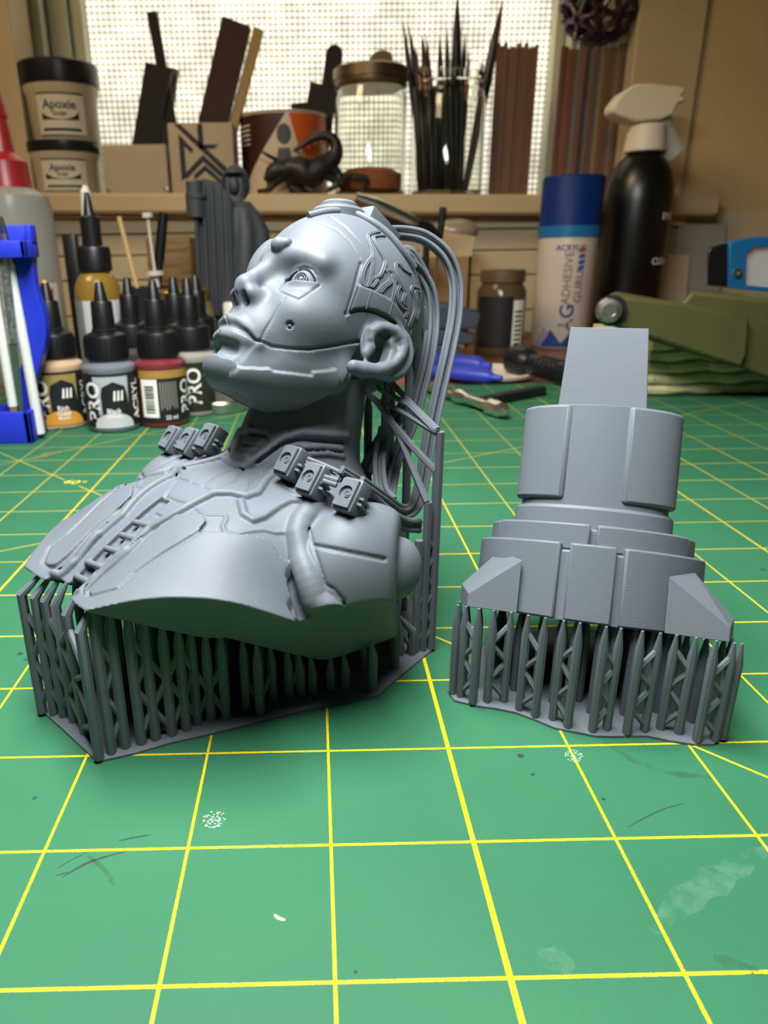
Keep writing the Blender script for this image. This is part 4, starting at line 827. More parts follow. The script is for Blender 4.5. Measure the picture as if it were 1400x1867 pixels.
def paint_bottle(label, c, paint, kind, turn=0.0, small=False, tipm=None):
    """dropper bottle of acrylic paint, 1.2 inch wide"""
    t = thing('paint_bottle', label, 'paint bottle', c, 'dropper bottles of acrylic paint'); c = np.array(c, float); r = .60
    pm = mat('paint_' + kind, paint, .30, var=.03, scale=40, spec=.6)
    MB().lathe([(.52, 0), (.58, .03), (.60, .08), (.60, 1.36), (.615, 1.40), (.60, 1.47), (.54, 1.52), (.48, 1.53), (.44, 1.56), (.44, 1.64)], c, 40).build('bottle_body', pm, t, smooth=True)
    cp = MB(); n = 48; pr = [(.46, 1.60), (.475, 1.62), (.475, 2.10), (.455, 2.15), (.27, 2.22)]; cp.lathe(pr, c, n); cp.build('screw_cap', BLACKP, t, smooth=True)
    for k in range(24):
        a = 2 * PI * k / 24; MB().box((.466, -.02, 1.66), (.492, .02, 2.06)).xf(Matrix.Translation(Vector(c)) @ Matrix.Rotation(a, 4, 'Z')).build('cap_rib', BLACKP, t) if kind in ('gold', 'black_wash', 'red') else None
    MB().lathe([(.28, 2.20), (.28, 2.26), (.255, 2.28), (.235, 2.84), (.22, 2.87)], c, 32).build('nozzle', BLACKP, t, smooth=True)
    MB().lathe([(.165, 2.86), (.15, 2.90), (.085, 3.26), (.07, 3.28)], c, 24).build('spout', BLACKP, t, smooth=True)
    if tipm: MB().ball(c + (0, -.02, 3.27), (.07, .07, .05)).build('dried_paint', tipm, t, smooth=True)
    view = math.atan2(CAM[1] - c[1], CAM[0] - c[0]) + turn; R = r + .004; R2 = r + .009; R3 = r + .013
    if kind in ('gold', 'black_wash', 'brown'):
        lab = patch_cyl(c, R, view - 1.7, view + 1.7, .13, 1.34, 40).build('paper_label', INKK, t, smooth=True)
        sh = mat('label_sheen_' + kind, {'gold': srgb(150, 128, 74), 'black_wash': srgb(168, 170, 178), 'brown': srgb(120, 96, 52)}[kind], .45)
        poly_cyl(c, R2, view, [(-.33, .42), (-.42, 1.28), (.40, 1.28), (.36, .42)], 'label_field', sh, lab)
        poly_cyl(c, R2 + .003, view + .08, [(-.30, .42), (-.30, .88), (-.26, 1.05), (.0, 1.17), (.26, 1.05), (.30, .88), (.34, .42)], 'label_panel', INKK, lab)
        sw = {'gold': srgb(206, 146, 54), 'black_wash': srgb(196, 196, 196), 'brown': srgb(120, 70, 40)}[kind]
        poly_cyl(c, R2 + .006, view, [(.46 * math.cos(a_), .12 + .34 * math.sin(a_) ** .8) for a_ in np.linspace(0, PI, 20)], 'colour_swatch', mat('swatch_' + kind, sw, .5), lab)
        text_cyl('PRO', .50, c, R3, view - .72, .72, PI / 2, True, .95).build('lettering', WHITEP, lab); text_cyl('ACRYL', .30, c, R3, view + 1.02, .72, PI / 2, True, 1.0).build('lettering', WHITEP, lab)
        for k in range(3): poly_cyl(c, R3, view + .16, [(-.08 + k*.085, .74), (-.05 + k*.085, .96), (-.01 + k*.085, .97), (-.03 + k*.085, .74)], 'logo_bar', WHITEP, lab, 1)
        text_cyl({'gold': 'Rich', 'black_wash': 'Black', 'brown': 'Dark'}[kind], .15, c, R3 + .006, view + .02, .51, 0, True).build('lettering', WHITEP, lab); text_cyl({'gold': 'Gold', 'black_wash': 'Wash', 'brown': 'Umber'}[kind], .15, c, R3 + .006, view + .02, .385, 0, True).build('lettering', WHITEP, lab)
        if kind == 'gold': text_cyl('Metallic', .09, c, R3 + .006, view + .02, .28, 0, True).build('lettering', WHITEP, lab)
    elif kind == 'red':
        lab = patch_cyl(c, R, view - .95, view + 1.7, .13, 1.34, 40).build('paper_label', INKK, t, smooth=True)
        patch_cyl(c, R2, view - .95, view + 1.7, 1.16, 1.34, 30).build('label_band', mat('label_ochre', srgb(160, 122, 60), .5), lab, smooth=True)
        patch_cyl(c, R2, view - .86, view - .18, .26, 1.14, 12).build('barcode_field', WHITEP, lab, smooth=True)
        z = .36
        while z < 1.0: w_ = float(rng.choice([.018, .03, .045])); patch_cyl(c, R3, view - .70, view - .32, z, z + w_, 6).build('barcode_bar', INKK, lab); z += w_ + float(rng.choice([.02, .03]))
        for k in range(7): patch_cyl(c, R3, view - .08 + k*.10, view - .045 + k*.10, .42 + .1 * rng.random(), 1.08, 2).build('small_print', mat('grey_print', srgb(150, 148, 138), .6), lab)
        text_cyl('PRO', .42, c, R3, view + 1.02, .70, PI / 2, True).build('lettering', WHITEP, lab); text_cyl('22 ml', .13, c, R3, view + .3, .25, 0, True).build('lettering', WHITEP, lab)
    elif kind == 'umber':
        lab = patch_cyl(c, R, view - 1.7, view + 1.7, .13, 1.34, 40).build('paper_label', mat('label_olive', srgb(40, 38, 22), .5), t, smooth=True)
        text_cyl('PRO', .50, c, R3, view + .02, .76, PI / 2, True, .95).build('lettering', WHITEP, lab)
    return t
def at(u, v, Y, z=0.0): p = ony(u, v, Y); return (p[0], Y, z)
TIPG = mat('dried_gold', srgb(200, 160, 70), .4)
paint_bottle('paint bottle with a gold swatch, nearest the blue brush rack', at(113, 740, 14.15), srgb(190, 160, 130), 'gold', .02, tipm=TIPG)
paint_bottle('grey paint bottle with a pale grey swatch, between the gold and dark red bottles', at(206, 740, 13.75), srgb(110, 114, 122), 'black_wash', .0)
paint_bottle('dark red paint bottle turned to show its barcode', at(298, 740, 14.15), srgb(112, 44, 48), 'red', .0)
paint_bottle('paint bottle with an olive label half hidden behind the dark red bottle', at(357, 740, 15.3), srgb(150, 146, 136), 'umber', .0)
paint_bottle('black capped paint bottle behind the grey and dark red bottles', at(240, 600, 16.2), srgb(70, 66, 64), 'plain')
paint_bottle('black capped paint bottle just behind the dark red bottle cap', at(322, 600, 16.4), srgb(96, 80, 60), 'plain2')
paint_bottle('rearmost black capped paint bottle beside the chin of the bust', at(362, 600, 17.6), srgb(60, 70, 66), 'plain3')
# tall dropper bottle with golden liquid
c = np.array(at(182, 560, 16.9)); t = thing('dropper_bottle', 'tall dropper bottle of golden liquid with a white label behind the paints', 'bottle', c); AMB = mat('golden_liquid', srgb(150, 120, 50), .15, spec=.8, trans=.3)
MB().lathe([(.55, 0), (.60, .05), (.60, 2.75), (.57, 3.05), (.45, 3.3), (.36, 3.38), (.36, 3.5)], c, 40).build('bottle_body', AMB, t, smooth=True)
MB().lathe([(.40, 3.42), (.43, 3.45), (.43, 3.95), (.40, 4.02), (.26, 4.07), (.26, 4.12)], c, 40).build('screw_cap', BLACKP, t, smooth=True); MB().lathe([(.25, 4.1), (.25, 4.72), (.22, 4.76)], c, 28).build('nozzle', BLACKP, t, smooth=True); MB().lathe([(.16, 4.75), (.14, 4.8), (.06, 5.3), (.05, 5.31)], c, 20).build('spout', BLACKP, t, smooth=True)
v_ = math.atan2(CAM[1] - c[1], CAM[0] - c[0]); lab = patch_cyl(c, .606, v_ - 1.6, v_ + 1.6, .3, 2.72, 36).build('paper_label', mat('label_silver', srgb(190, 190, 188), .5), t, smooth=True)
patch_cyl(c, .612, v_ - 1.25, v_ - .75, .3, 2.72, 8).build('label_band', mat('label_grey', srgb(120, 122, 124), .5), lab, smooth=True); patch_cyl(c, .612, v_ - .35, v_ + .1, .3, 2.72, 8).build('label_band', INKK, lab, smooth=True); text_cyl('Gloss Medium', .22, c, .618, v_ - .12, 1.5, PI / 2).build('lettering', WHITEP, lab)
# brush rack of blue plastic
BLUE = mat('blue_plastic', srgb(34, 52, 190), .42, var=.05, scale=40); RY = 12.35
t = thing('brush_rack', 'blue plastic brush rack cut off by the left edge', 'brush rack', (-8.6, 13.0, 0))
def rbox(lo, hi, name='panel', bev=.03): MB().box(lo, hi, bev).build(name, BLUE, t, smooth=True)
xr_ = gx(47, 460, RY); zt0, zt1 = gz(30, 470, RY), gz(30, 438, RY); zb1 = gz(30, 752, RY)
rbox((-10.6, RY, zt0), (xr_, RY + .12, zt1), 'tier_front'); rbox((xr_ - .12, RY, zt0), (xr_, RY + .75, zt1), 'tier_side'); rbox((-10.6, RY + .65, zt0), (xr_, RY + .75, zt1 + .30), 'tier_back'); rbox((xr_ - .12, RY + .4, zt1 - .1), (xr_, RY + .75, zt1 + .30), 'tier_side'); rbox((-10.6, RY + .1, zt0), (xr_ - .05, RY + .7, zt0 + .08), 'tier_floor')
xb = gx(57, 790, RY); rbox((-10.6, RY, 0), (xb, RY + .14, zb1), 'tray_front'); rbox((xb - .14, RY, 0), (xb, RY + .95, zb1), 'tray_side'); rbox((-10.6, RY + .85, 0), (xb, RY + .95, zb1), 'tray_back'); rbox((-10.6, RY + .05, 0), (xb - .05, RY + .9, .1), 'tray_floor')
P = smooth_path([(xr_ - .12, RY + .55, zt0 + .1), (xr_ - .16, RY + .55, zt0 - .5), (xr_ - .10, RY + .6, zt0 - 1.6), (xb - .22, RY + .65, .8), (xb - .2, RY + .65, .1)], 6)
m = MB(); vs = []
for p in P: vs += [(p[0] - .35, p[1] - .06, p[2]), (p[0] + .06, p[1] - .06, p[2]), (p[0] + .06, p[1] + .25, p[2]), (p[0] - .35, p[1] + .25, p[2])]
n = len(P); m.add(vs, [(4*i+j, 4*i+(j+1) % 4, 4*i+4+(j+1) % 4, 4*i+4+j) for i in range(n - 1) for j in range(4)] + [(3, 2, 1, 0), (4*n-4, 4*n-3, 4*n-2, 4*n-1)]); m.build('side_leg', BLUE, t, bevel=.03)
m2 = MB(); m2.v = [(-10.6 + (xr_ - x) * .9 + .0, y, z) for x, y, z in m.v]; m2.f = [f[::-1] for f in m.f]; m2.build('side_leg', BLUE, t, bevel=.03); rbox((-10.7, RY, zt0), (-10.58, RY + .75, zt1), 'tier_side'); rbox((-10.7, RY, 0), (-10.56, RY + .95, zb1), 'tray_side')
# brushes and tools standing in it
def brush(label, p0, p1, cols, r=.07, cat='brush', name='paint_brush', group='brushes in the blue rack'):
    p0 = np.array(p0, float); p1 = np.array(p1, float); t = thing(name, label, cat, p0, group); k0 = 0
    for nm, k1, ra, rb, m in cols:
        a, b = p0 + (p1 - p0) * k0, p0 + (p1 - p0) * k1; MB().tube([a, (a + b) / 2, b], [ra * r, (ra + rb) / 2 * r * 1.05, rb * r], 12).build(nm, m, t, smooth=True); k0 = k1
    return t
PEARL = mat('pearl_handle', srgb(220, 220, 214), .25, spec=.8); GREENM = mat('green_handle', srgb(80, 104, 92), .25, .5); GLIT = mat('glitter_grip', srgb(170, 172, 170), .2, .8, var=.5, scale=500)
by = RY + .45
brush('pearl white handled brush leaning in the blue rack, nearest the paints', ony(64, 730, by) * (1, 1, 0) + (0, 0, .12), ony(2, 395, by), (('handle', .8, 1.2, 1.0, PEARL), ('ferrule', .93, .95, .8, SILVER), ('bristles', 1, .7, .3, INKK)), .095)
brush('green brush with a glittering beaded grip in the blue rack', ony(36, 745, by - .2) * (1, 1, 0) + (0, 0, .12), ony(2, 440, by - .2), (('handle', .5, .45, 1.0, GREENM), ('grip', .95, 1.25, 1.25, GLIT), ('end_cap', 1, 1, .8, GREENM)), .085)
brush('white handled brush with an olive end at the left edge of the blue rack', ony(26, 755, by - .25) * (1, 1, 0) + (0, 0, .12), ony(-30, 420, by - .25), (('dipped_end', .16, .7, 1, mat('olive_dip', srgb(130, 104, 50), .4)), ('handle', 1, 1.1, 1, PEARL)), .09)
# clear squeeze bottle with a red cone cap
c = np.array(at(28, 450, 21.0, -.1)); t = thing('squeeze_bottle', 'clear squeeze bottle with a red cone cap at the left edge', 'bottle', c); REDP = mat('red_cap', srgb(150, 34, 32), .35); FROST = mat('cloudy_plastic', srgb(196, 194, 184), .25, trans=.55, ior=1.2)
zt = gz(60, 345, 21.0) + .1; R = abs(gx(101, 450, 21.0) - c[0])
MB().lathe([(R * .96, 0), (R, .1), (R, zt - .55), (R * .93, zt - .2), (R * .7, zt), (R * .55, zt + .05), (R * .55, zt + .15)], c, 40).build('bottle_body', FROST, t, smooth=True)
zc1 = gz(30, 335, 21) + .1; zc0 = gz(30, 180, 21) + .1; MB().lathe([(R * .62, zt + .02), (R * .60, zt + .1), (R * .56, zt + .75), (R * .38, zt + .95), (R * .32, zt + 1.0), (R * .25, zt + 1.9), (R * .28, zt + 1.95), (R * .20, zc0 + .2), (R * .1, zc0 + .7)], c, 36).build('cone_cap', REDP, t, smooth=True)
v_ = math.atan2(CAM[1] - c[1], CAM[0] - c[0]); poly_cyl(c, R + .01, v_ + .55, [(-.1, .3), (.55, .3), (.55, 3.1), (-.1, 3.1)], 'paper_label', mat('label_cream', srgb(206, 196, 176), .7), t)
poly_cyl(c, R + .02, v_ + .75, [(-.1, 2.4), (.0, 3.0), (.06, 2.95), (.02, 2.3)], 'label_mark', REDP, t, 1); poly_cyl(c, R + .02, v_ + .62, [(-.08, 1.7), (.0, 2.2), (.06, 2.15), (.02, 1.7)], 'label_mark', INKK, t, 1)
# low metal cup in front of the rack
c = np.array(onz(84, 786, 0)) + (0, .25, 0); one(MB().lathe([(.30, 0), (.34, .02), (.34, .06), (.31, .06), (.29, .03), (0, .03)], c, 32), 'metal_dish', SILVER, 'small round silver dish lying on the mat by the blue rack', 'dish', smooth=True)
# glass jar on its metal base behind the chin
c = np.array(at(404, 745, 15.6)); t = thing('glass_jar', 'low glass jar with a bright metal base ring behind the chin of the bust', 'jar', c); GLASS = mat('clear_glass', (.96, .97, .95), .05, trans=1.0, ior=1.2)
MB().lathe([(.66, 0), (.70, .03), (.70, .26), (.66, .31), (.62, .31)], c, 40).build('metal_ring', SILVER, t, smooth=True); MB().lathe([(.60, .2), (.63, .3), (.63, 1.05), (.55, 1.2), (.5, 1.22)], c, 40).build('jar_body', GLASS, t, smooth=True); MB().lathe([(.55, .3), (.56, .75), (0, .78)], c, 24).build('contents', mat('grey_sludge', srgb(110, 104, 90), .6, var=.3, scale=60), t, smooth=True)
# glass jar with a gold lid and green label
c = np.array(at(330, 560, 19.6, -.1)); t = thing('lidded_jar', 'honey coloured glass jar with a green label behind the paint bottles', 'jar', c)
MB().lathe([(.95, 0), (1.0, .08), (1.0, 2.3), (.9, 2.55), (.8, 2.6)], c, 40).build('jar_body', mat('honey_glass', srgb(168, 140, 84), .12, trans=.5, ior=1.3), t, smooth=True); MB().lathe([(.86, 2.55), (.88, 2.58), (.88, 2.85), (.84, 2.9), (0, 2.92)], c, 40).build('lid', mat('gold_lid', srgb(190, 158, 84), .3, .9), t, smooth=True)
v_ = math.atan2(CAM[1] - c[1], CAM[0] - c[0]); poly_cyl(c, 1.01, v_ + .55, [(-.3, .5), (.35, .5), (.35, 2.0), (-.3, 2.0)], 'paper_label', mat('label_green', srgb(30, 120, 50), .5), t)
for k in range(3): patch_cyl(c, 1.012, v_ - .7, v_ + .05, 1.5 + k*.24, 1.6 + k*.24, 10).build('label_stripe', mat('stripe_yellow', srgb(210, 190, 100), .5), t, smooth=True)
# wooden stick, syringe, marker, swab, cork block
def rod(label, cat, name, a, b, segs, group=None):
    a = np.array(a, float); b = np.array(b, float); t = thing(name, label, cat, (a if a[2] < b[2] else b), group)
    for nm, k0, k1, r0, r1, m in segs: MB().tube([a + (b - a) * k0, a + (b - a) * (k0 + k1) / 2, a + (b - a) * k1], [r0, (r0 + r1) / 2, r1], 12).build(nm, m, t, smooth=True)
    return t
WOOD = wood_mat('pale_wood', srgb(186, 150, 96), srgb(208, 176, 120), 3, .6, 2)
yy = 20.6; pot = np.array(at(268, 520, yy, -.1)); pt = thing('tool_pot', 'dark pot holding a syringe, a marker and a wooden stick behind the paints', 'pot', pot)
MB().lathe([(.62, 0), (.66, .06), (.70, 2.9), (.72, 2.95), (.66, 2.95), (.62, .1), (0, .1)], pot, 32).build('pot_body', mat('dark_pot', srgb(40, 40, 42), .5, var=.3, scale=60), pt, smooth=True)
rod('pale wooden stick standing in the dark pot', 'stick', 'wooden_stick', (pot[0] + .1, yy, .3), ony(217, 395, yy), (('shaft', 0, 1, .075, .075, WOOD),))
rod('black marker pen standing in the dark pot, clip upward', 'marker', 'marker_pen', (pot[0] - .2, yy + .1, .3), ony(298, 388, yy + .1), (('barrel', 0, .72, .14, .14, BLACKP), ('cap', .70, 1, .165, .15, BLACKP)))
sy = rod('small clear syringe with its plunger pulled, in the dark pot', 'syringe', 'syringe', (pot[0] + .45, yy - .2, .5), ony(268, 388, yy - .2), (('barrel', 0, .62, .10, .10, mat('milky_plastic', srgb(214, 210, 200), .35, trans=.2)), ('flange', .60, .63, .26, .26, mat('milky_plastic', (1,1,1))), ('plunger', .62, .97, .045, .045, mat('milky_plastic', (1,1,1))), ('thumb_rest', .97, 1, .16, .16, mat('milky_plastic', (1,1,1)))))
rod('clear plastic swab tube standing behind the tall dropper bottle', 'tube', 'swab_tube', at(156, 560, 18.0), ony(155, 338, 18.0), (('tube', 0, .97, .10, .14, mat('milky_plastic', (1,1,1))), ('rounded_end', .97, 1, .14, .06, mat('milky_plastic', (1,1,1)))))
one(MB().box((gx(128, 560, 20), 20, -.1), (gx(152, 560, 20), 20.4, gz(140, 425, 20)), .06), 'black_case', BLACKP, 'slim black case standing behind the tall dropper bottle', 'case', smooth=True)
one(MB().box((gx(268, 480, 24), 24, -.1), (gx(350, 480, 24), 25.5, gz(300, 432, 24)), .12), 'cork_block', wood_mat('cork', srgb(96, 70, 42), srgb(140, 108, 66), 5, .8), 'brown cork block behind the syringe', 'block', smooth=True)
c = at(432, 560, 19.5, 0); one(MB().lathe([(.35, -.1), (.35, 1.55), (.42, 1.6), (.42, 2.35), (.38, 2.42), (0, 2.44)], c, 28), 'white_cap_vial', mat('white_plastic', srgb(224, 220, 206), .4), 'white capped vial behind the nose of the bust', 'vial', smooth=True)
# dark grey print of a hooded figure in a long cloak
RD = mat('dark_resin', srgb(50, 53, 55), .6, var=.06, scale=40); hy = 20.5
hz = lambda v: gz(430, v, hy); hx = lambda u, v=450: gx(u, v, hy)
t = thing('hooded_figure', 'dark grey printed figure in a hooded cloak left of the bust', 'figurine', (hx(425), hy, -.1))
zs = [-.1, hz(560), hz(480), hz(420), hz(385), hz(368)]; cx_ = [hx(430), hx(430), hx(432), hx(438), hx(440), hx(440)]; wx = [1.15, 1.05, .98, .84, .55, .34]; wy = [.75, .68, .62, .52, .40, .30]
m = MB(); n = 72; vs = []
for z, cxx, a, b in zip(zs, cx_, wx, wy):
    for k in range(n):
        tt = 2 * PI * k / n; f = 1 + (.09 if z < zs[3] + .01 else .03) * math.sin(tt * 9 + .7 * math.sin(3 * tt)) * (1 if z < zs[4] else .3); vs.append((cxx + a * f * math.cos(tt), hy + b * f * math.sin(tt), z))
fs = [(j*n+k, j*n+(k+1) % n, (j+1)*n+(k+1) % n, (j+1)*n+k) for j in range(len(zs) - 1) for k in range(n)] + [tuple(range(n - 1, -1, -1)), tuple((len(zs) - 1) * n + k for k in range(n))]
m.add(vs, fs).build('cloak', RD, t, smooth=True, angle=180)
hc = (hx(436), hy - .05, hz(336)); hm = MB().ball(hc, (.42, .44, .52), 24, 16)
V = np.array(hm.v)                       # press the opening of the hood in
for i, p in enumerate(V):
    d = p - np.array(hc)
    if d[1] < -.18 and abs(d[0] + .05) < .26 and -.5 < d[2] < .26: V[i, 1] = hc[1] - .10
hm.v = [tuple(p) for p in V]; hm.build('hood', RD, t, smooth=True, angle=60); MB().ball((hc[0] - .04, hc[1] - .16, hc[2] - .04), (.16, .16, .24)).build('face', RD, t, smooth=True)
m = MB(); vs = []
for k, (u, v, dd) in enumerate(((352, 330, .0), (372, 325, -.1), (395, 330, -.15), (415, 352, -.1), (425, 368, -.05))):
    p = ony(u, v, hy - .5 + dd); q = ony(u + 10, 575, hy - .45 + dd); vs += [p, q, p + (0, .22, 0), q + (0, .22, 0)]
m.add(vs, [f for i in range(4) for f in ((4*i, 4*i+1, 4*i+5, 4*i+4), (4*i+2, 4*i+6, 4*i+7, 4*i+3), (4*i, 4*i+4, 4*i+6, 4*i+2), (4*i+1, 4*i+3, 4*i+7, 4*i+5))] + [(0, 2, 3, 1), (16, 17, 19, 18)]).build('raised_cloak_arm', RD, t, bevel=.03)
for k in range(5): u = 356 + k * 15; MB().tube([ony(u, 335 + 4 * abs(k - 1.5), hy - .68), ony(u + 4, 450, hy - .70), ony(u + 10, 575, hy - .6)], [.05, .07, .06], 8).build('cloak_fold', RD, t, smooth=True)
MB().lathe([(.28, 0), (.28, .62), (.24, .66), (.24, .95), (0, .97)], ony(358, 396, hy - .65), 20).build('lantern', RD, t, smooth=True); MB().lathe([(.31, 0), (.31, .08), (0, .1)], ony(358, 362, hy - .65), 20).build('lantern_rim', RD, t, smooth=True)
# ================================================================ on the window sill
SY = 33.3
def ssp(u, v, Y=SY): p = ony(u, v, Y); return p
def sbase(u, Y=SY): x = gx(u, 340, Y); return np.array([x, Y, sill_z(x)])
def inch(px, Y=SY): return px / F_PX * (RC[2] @ (np.array([0, Y, 7.0]) - CAM))
TUBW = mat('tub_plastic', srgb(196, 182, 154), .4); TUBK = mat('tub_lid', srgb(30, 30, 32), .35)
def tub(c, r, h, label, lid, word2):
    t = thing('putty_tub', label, 'tub', c, 'stacked tubs of epoxy putty'); c = np.array(c)
    MB().lathe([(r * .86, 0), (r * .88, .05), (r * .94, h * .72), (r, h * .8), (r, h)], c, 48).build('tub_body', TUBW, t, smooth=True)
    MB().lathe([(r * 1.02, h * .9), (r * 1.03, h * .92), (r * 1.03, h + .5 * lid), (r * .99, h + .55 * lid), (0, h + .55 * lid)], c, 48).build('lid', TUBK, t, smooth=True)
    v_ = math.atan2(CAM[1] - c[1], CAM[0] - c[0]); R = r * .945; k = h / 2.6
    lab = patch_cyl(c, R, v_ - .75, v_ + .62, .2 * k, 2.05 * k, 24).build('paper_label', mat('label_offwhite', srgb(214, 206, 184), .6), t, smooth=True)
    patch_cyl(c, R + .01, v_ - .75, v_ + .62, 1.85 * k, 2.0 * k, 24).build('label_band', INKK, lab, smooth=True); patch_cyl(c, R + .01, v_ - .62, v_ + .42, .8 * k, 1.45 * k, 16).build('label_block', INKK, lab, smooth=True); patch_cyl(c, R + .01, v_ - .62, v_ + .45, .34 * k, .46 * k, 16).build('label_band', INKK, lab, smooth=True)
    poly_cyl(c, R + .02, v_ - .1, [(r * .52 * math.cos(a), 1.3 * k + .48 * k * math.sin(a)) for a in np.linspace(0, 2 * PI, 28)[:-1]], 'label_oval', mat('label_offwhite', (1, 1, 1)), lab)
    text_cyl('Apoxie', .52 * k, c, R + .03, v_ - .1, 1.42 * k, 0, True).build('lettering', INKK, lab); text_cyl(word2, .26 * k, c, R + .03, v_ - .1, 1.06 * k, 0, True).build('lettering', INKK, lab)
b = sbase(124, 33.6); r = inch(62); z1 = gz(124, 262, 33.6); tub(b, r, z1 - b[2] - .25, 'lower of two stacked cream putty tubs with black lids on the sill', .45, 'Sculpt')
b2 = np.array([gx(115, 200, 33.6), 33.6, z1]); tub(b2, r * 1.03, gz(115, 150, 33.6) - z1, 'upper of two stacked cream putty tubs with black lids on the sill', 1.2, 'Sculpt')
# white printed holders
HOLD = mat('holder_white', srgb(178, 162, 134), .6, var=.03, scale=20)
def holder(u0, u1, v0, Y, dep, label):
    x0, x1 = gx(u0, 320, Y), gx(u1, 320, Y); z0 = sill_z((x0 + x1) / 2); z1 = gz(u0, v0, Y); t = thing('tool_holder', label, 'holder', ((x0 + x1) / 2, Y + dep / 2, z0), 'white tool holders on the sill')
    w_ = .14
    MB().box((x0, Y, z0), (x1, Y + w_, z1), .04).build('front_panel', HOLD, t, smooth=True); MB().box((x0, Y + dep - w_, z0), (x1, Y + dep, z1), .04).build('back_panel', HOLD, t, smooth=True)
    MB().box((x0, Y + w_, z0), (x0 + w_, Y + dep - w_, z1)).build('side_panel', HOLD, t); MB().box((x1 - w_, Y + w_, z0), (x1, Y + dep - w_, z1)).build('side_panel', HOLD, t); MB().box((x0 + w_, Y + w_, z0), (x1 - w_, Y + dep - w_, z0 + .12)).build('floor_panel', HOLD, t)
    return t, x0, x1, z0, z1
t, x0, x1, z0, z1 = holder(190, 306, 264, 32.9, 2.2, 'plain white holder with black sanding blocks in it, beside the putty tubs')
for k in range(2): MB().lathe([(.10, 0), (.10, .06), (0, .07)], (x0 + .12 + k * (x1 - x0 - .24), 32.9, z0 + .22), 12, axis=frame((1, 0, 0), (0, -1, 0))).build('screw', SILVER, t, smooth=True)
t2, a0, a1, b0, b1 = holder(312, 428, 224, 32.6, 2.3, 'white holder with a black chevron and arrow emblem on its front')
yf = 32.595
def hol(poly): MB().add([(a0 + (a1 - a0) * x, yf, b0 + (b1 - b0) * z) for x, z in poly] + [(a0 + (a1 - a0) * x, yf + .02, b0 + (b1 - b0) * z) for x, z in poly], [tuple(range(len(poly)))] + [(i, i + len(poly), (i + 1) % len(poly) + len(poly), (i + 1) % len(poly)) for i in range(len(poly))]).build('emblem_bar', INKK, t2)
for pl in ([(.16, .20), (.24, .24), (.24, .68), (.34, .58), (.38, .63), (.16, .85)], [(.10, .98), (.20, .98), (.90, .36), (.90, .25)], [(.46, .98), (.54, .98), (.54, .70), (.78, .70), (.70, .64), (.46, .64)],
           [(.24, .22), (.24, .32), (.52, .56), (.92, .22), (.92, .12), (.52, .46)], [(.36, .20), (.36, .28), (.54, .42), (.80, .20), (.80, .12), (.54, .33)]): hol(pl)
def slab(label, a, b, w_, th, m, name='sanding_block', cat='sanding block', group='sanding blocks and sticks on the sill', side=(0, 1, 0), pm=None, round_=0.0):
    """flat bar from a to b, w_ wide in the picture plane, th thick"""
    a = np.array(a, float); b = np.array(b, float); z = b - a; L_ = np.linalg.norm(z); z /= L_; y = np.array(side, float); y -= z * (y @ z); y /= np.linalg.norm(y); x = np.cross(y, z); A = np.stack([x, y, z], 1); t = thing(name, label, cat, a, group)
    if round_: m_ = MB(); n = 10; pts = [(-w_/2, 0), (w_/2, 0)] + [(w_/2 * math.cos(q), L_ - w_/2 + w_/2 * math.sin(q)) for q in np.linspace(0, PI, n)]; k = len(pts); m_.add([(p, -th/2, q) for p, q in pts] + [(p, th/2, q) for p, q in pts], [tuple(range(k)), tuple(range(2*k-1, k-1, -1))] + [(i, k+i, k+(i+1) % k, (i+1) % k) for i in range(k)]); m_.xf(mat4(A, a)).build('abrasive_body', m, t)
    else:
        MB().box((-w_/2, -th/2, 0), (w_/2, th/2, L_), .03).xf(mat4(A, a)).build('foam_core', pm or m, t, smooth=True); MB().box((-w_/2 + .01, -th/2 - .03, .01), (w_/2 - .01, -th/2, L_ - .01)).xf(mat4(A, a)).build('abrasive_face', m, t)
    return t
GRIT = mat('dark_grit', srgb(40, 38, 38), .85, bump=.4, bscale=1500); GRITB = mat('brown_grit', srgb(62, 44, 44), .85, bump=.4, bscale=1500); FOAM = mat('tan_foam', srgb(168, 140, 98), .8); GFOAM = mat('grey_foam', srgb(96, 92, 84), .8)
Yh = 33.9
slab('black sanding block leaning in the plain white holder, grey edge left', ony(256, 330, Yh), ony(291, 122, Yh), inch(46), .5, GRIT, pm=GFOAM); slab('grey sanding block behind the black one in the plain white holder', ony(282, 330, Yh + .6), ony(308, 124, Yh + .6), inch(34), .5, GFOAM, pm=GFOAM)
slab('thin dark sanding stick leaning left out of the emblem holder', ony(330, 320, Yh), ony(277, 22, Yh), inch(18), .2, GRIT, name='sanding_stick', pm=GFOAM)
slab('large dark brown sanding block in the emblem holder', ony(364, 330, Yh), ony(432, 42, Yh), inch(50), .6, GRITB, pm=FOAM); slab('tan foam stick right of the brown sanding block in the emblem holder', ony(400, 330, Yh + .1), ony(472, 54, Yh + .1), inch(17), .5, FOAM, name='sanding_stick', pm=FOAM)
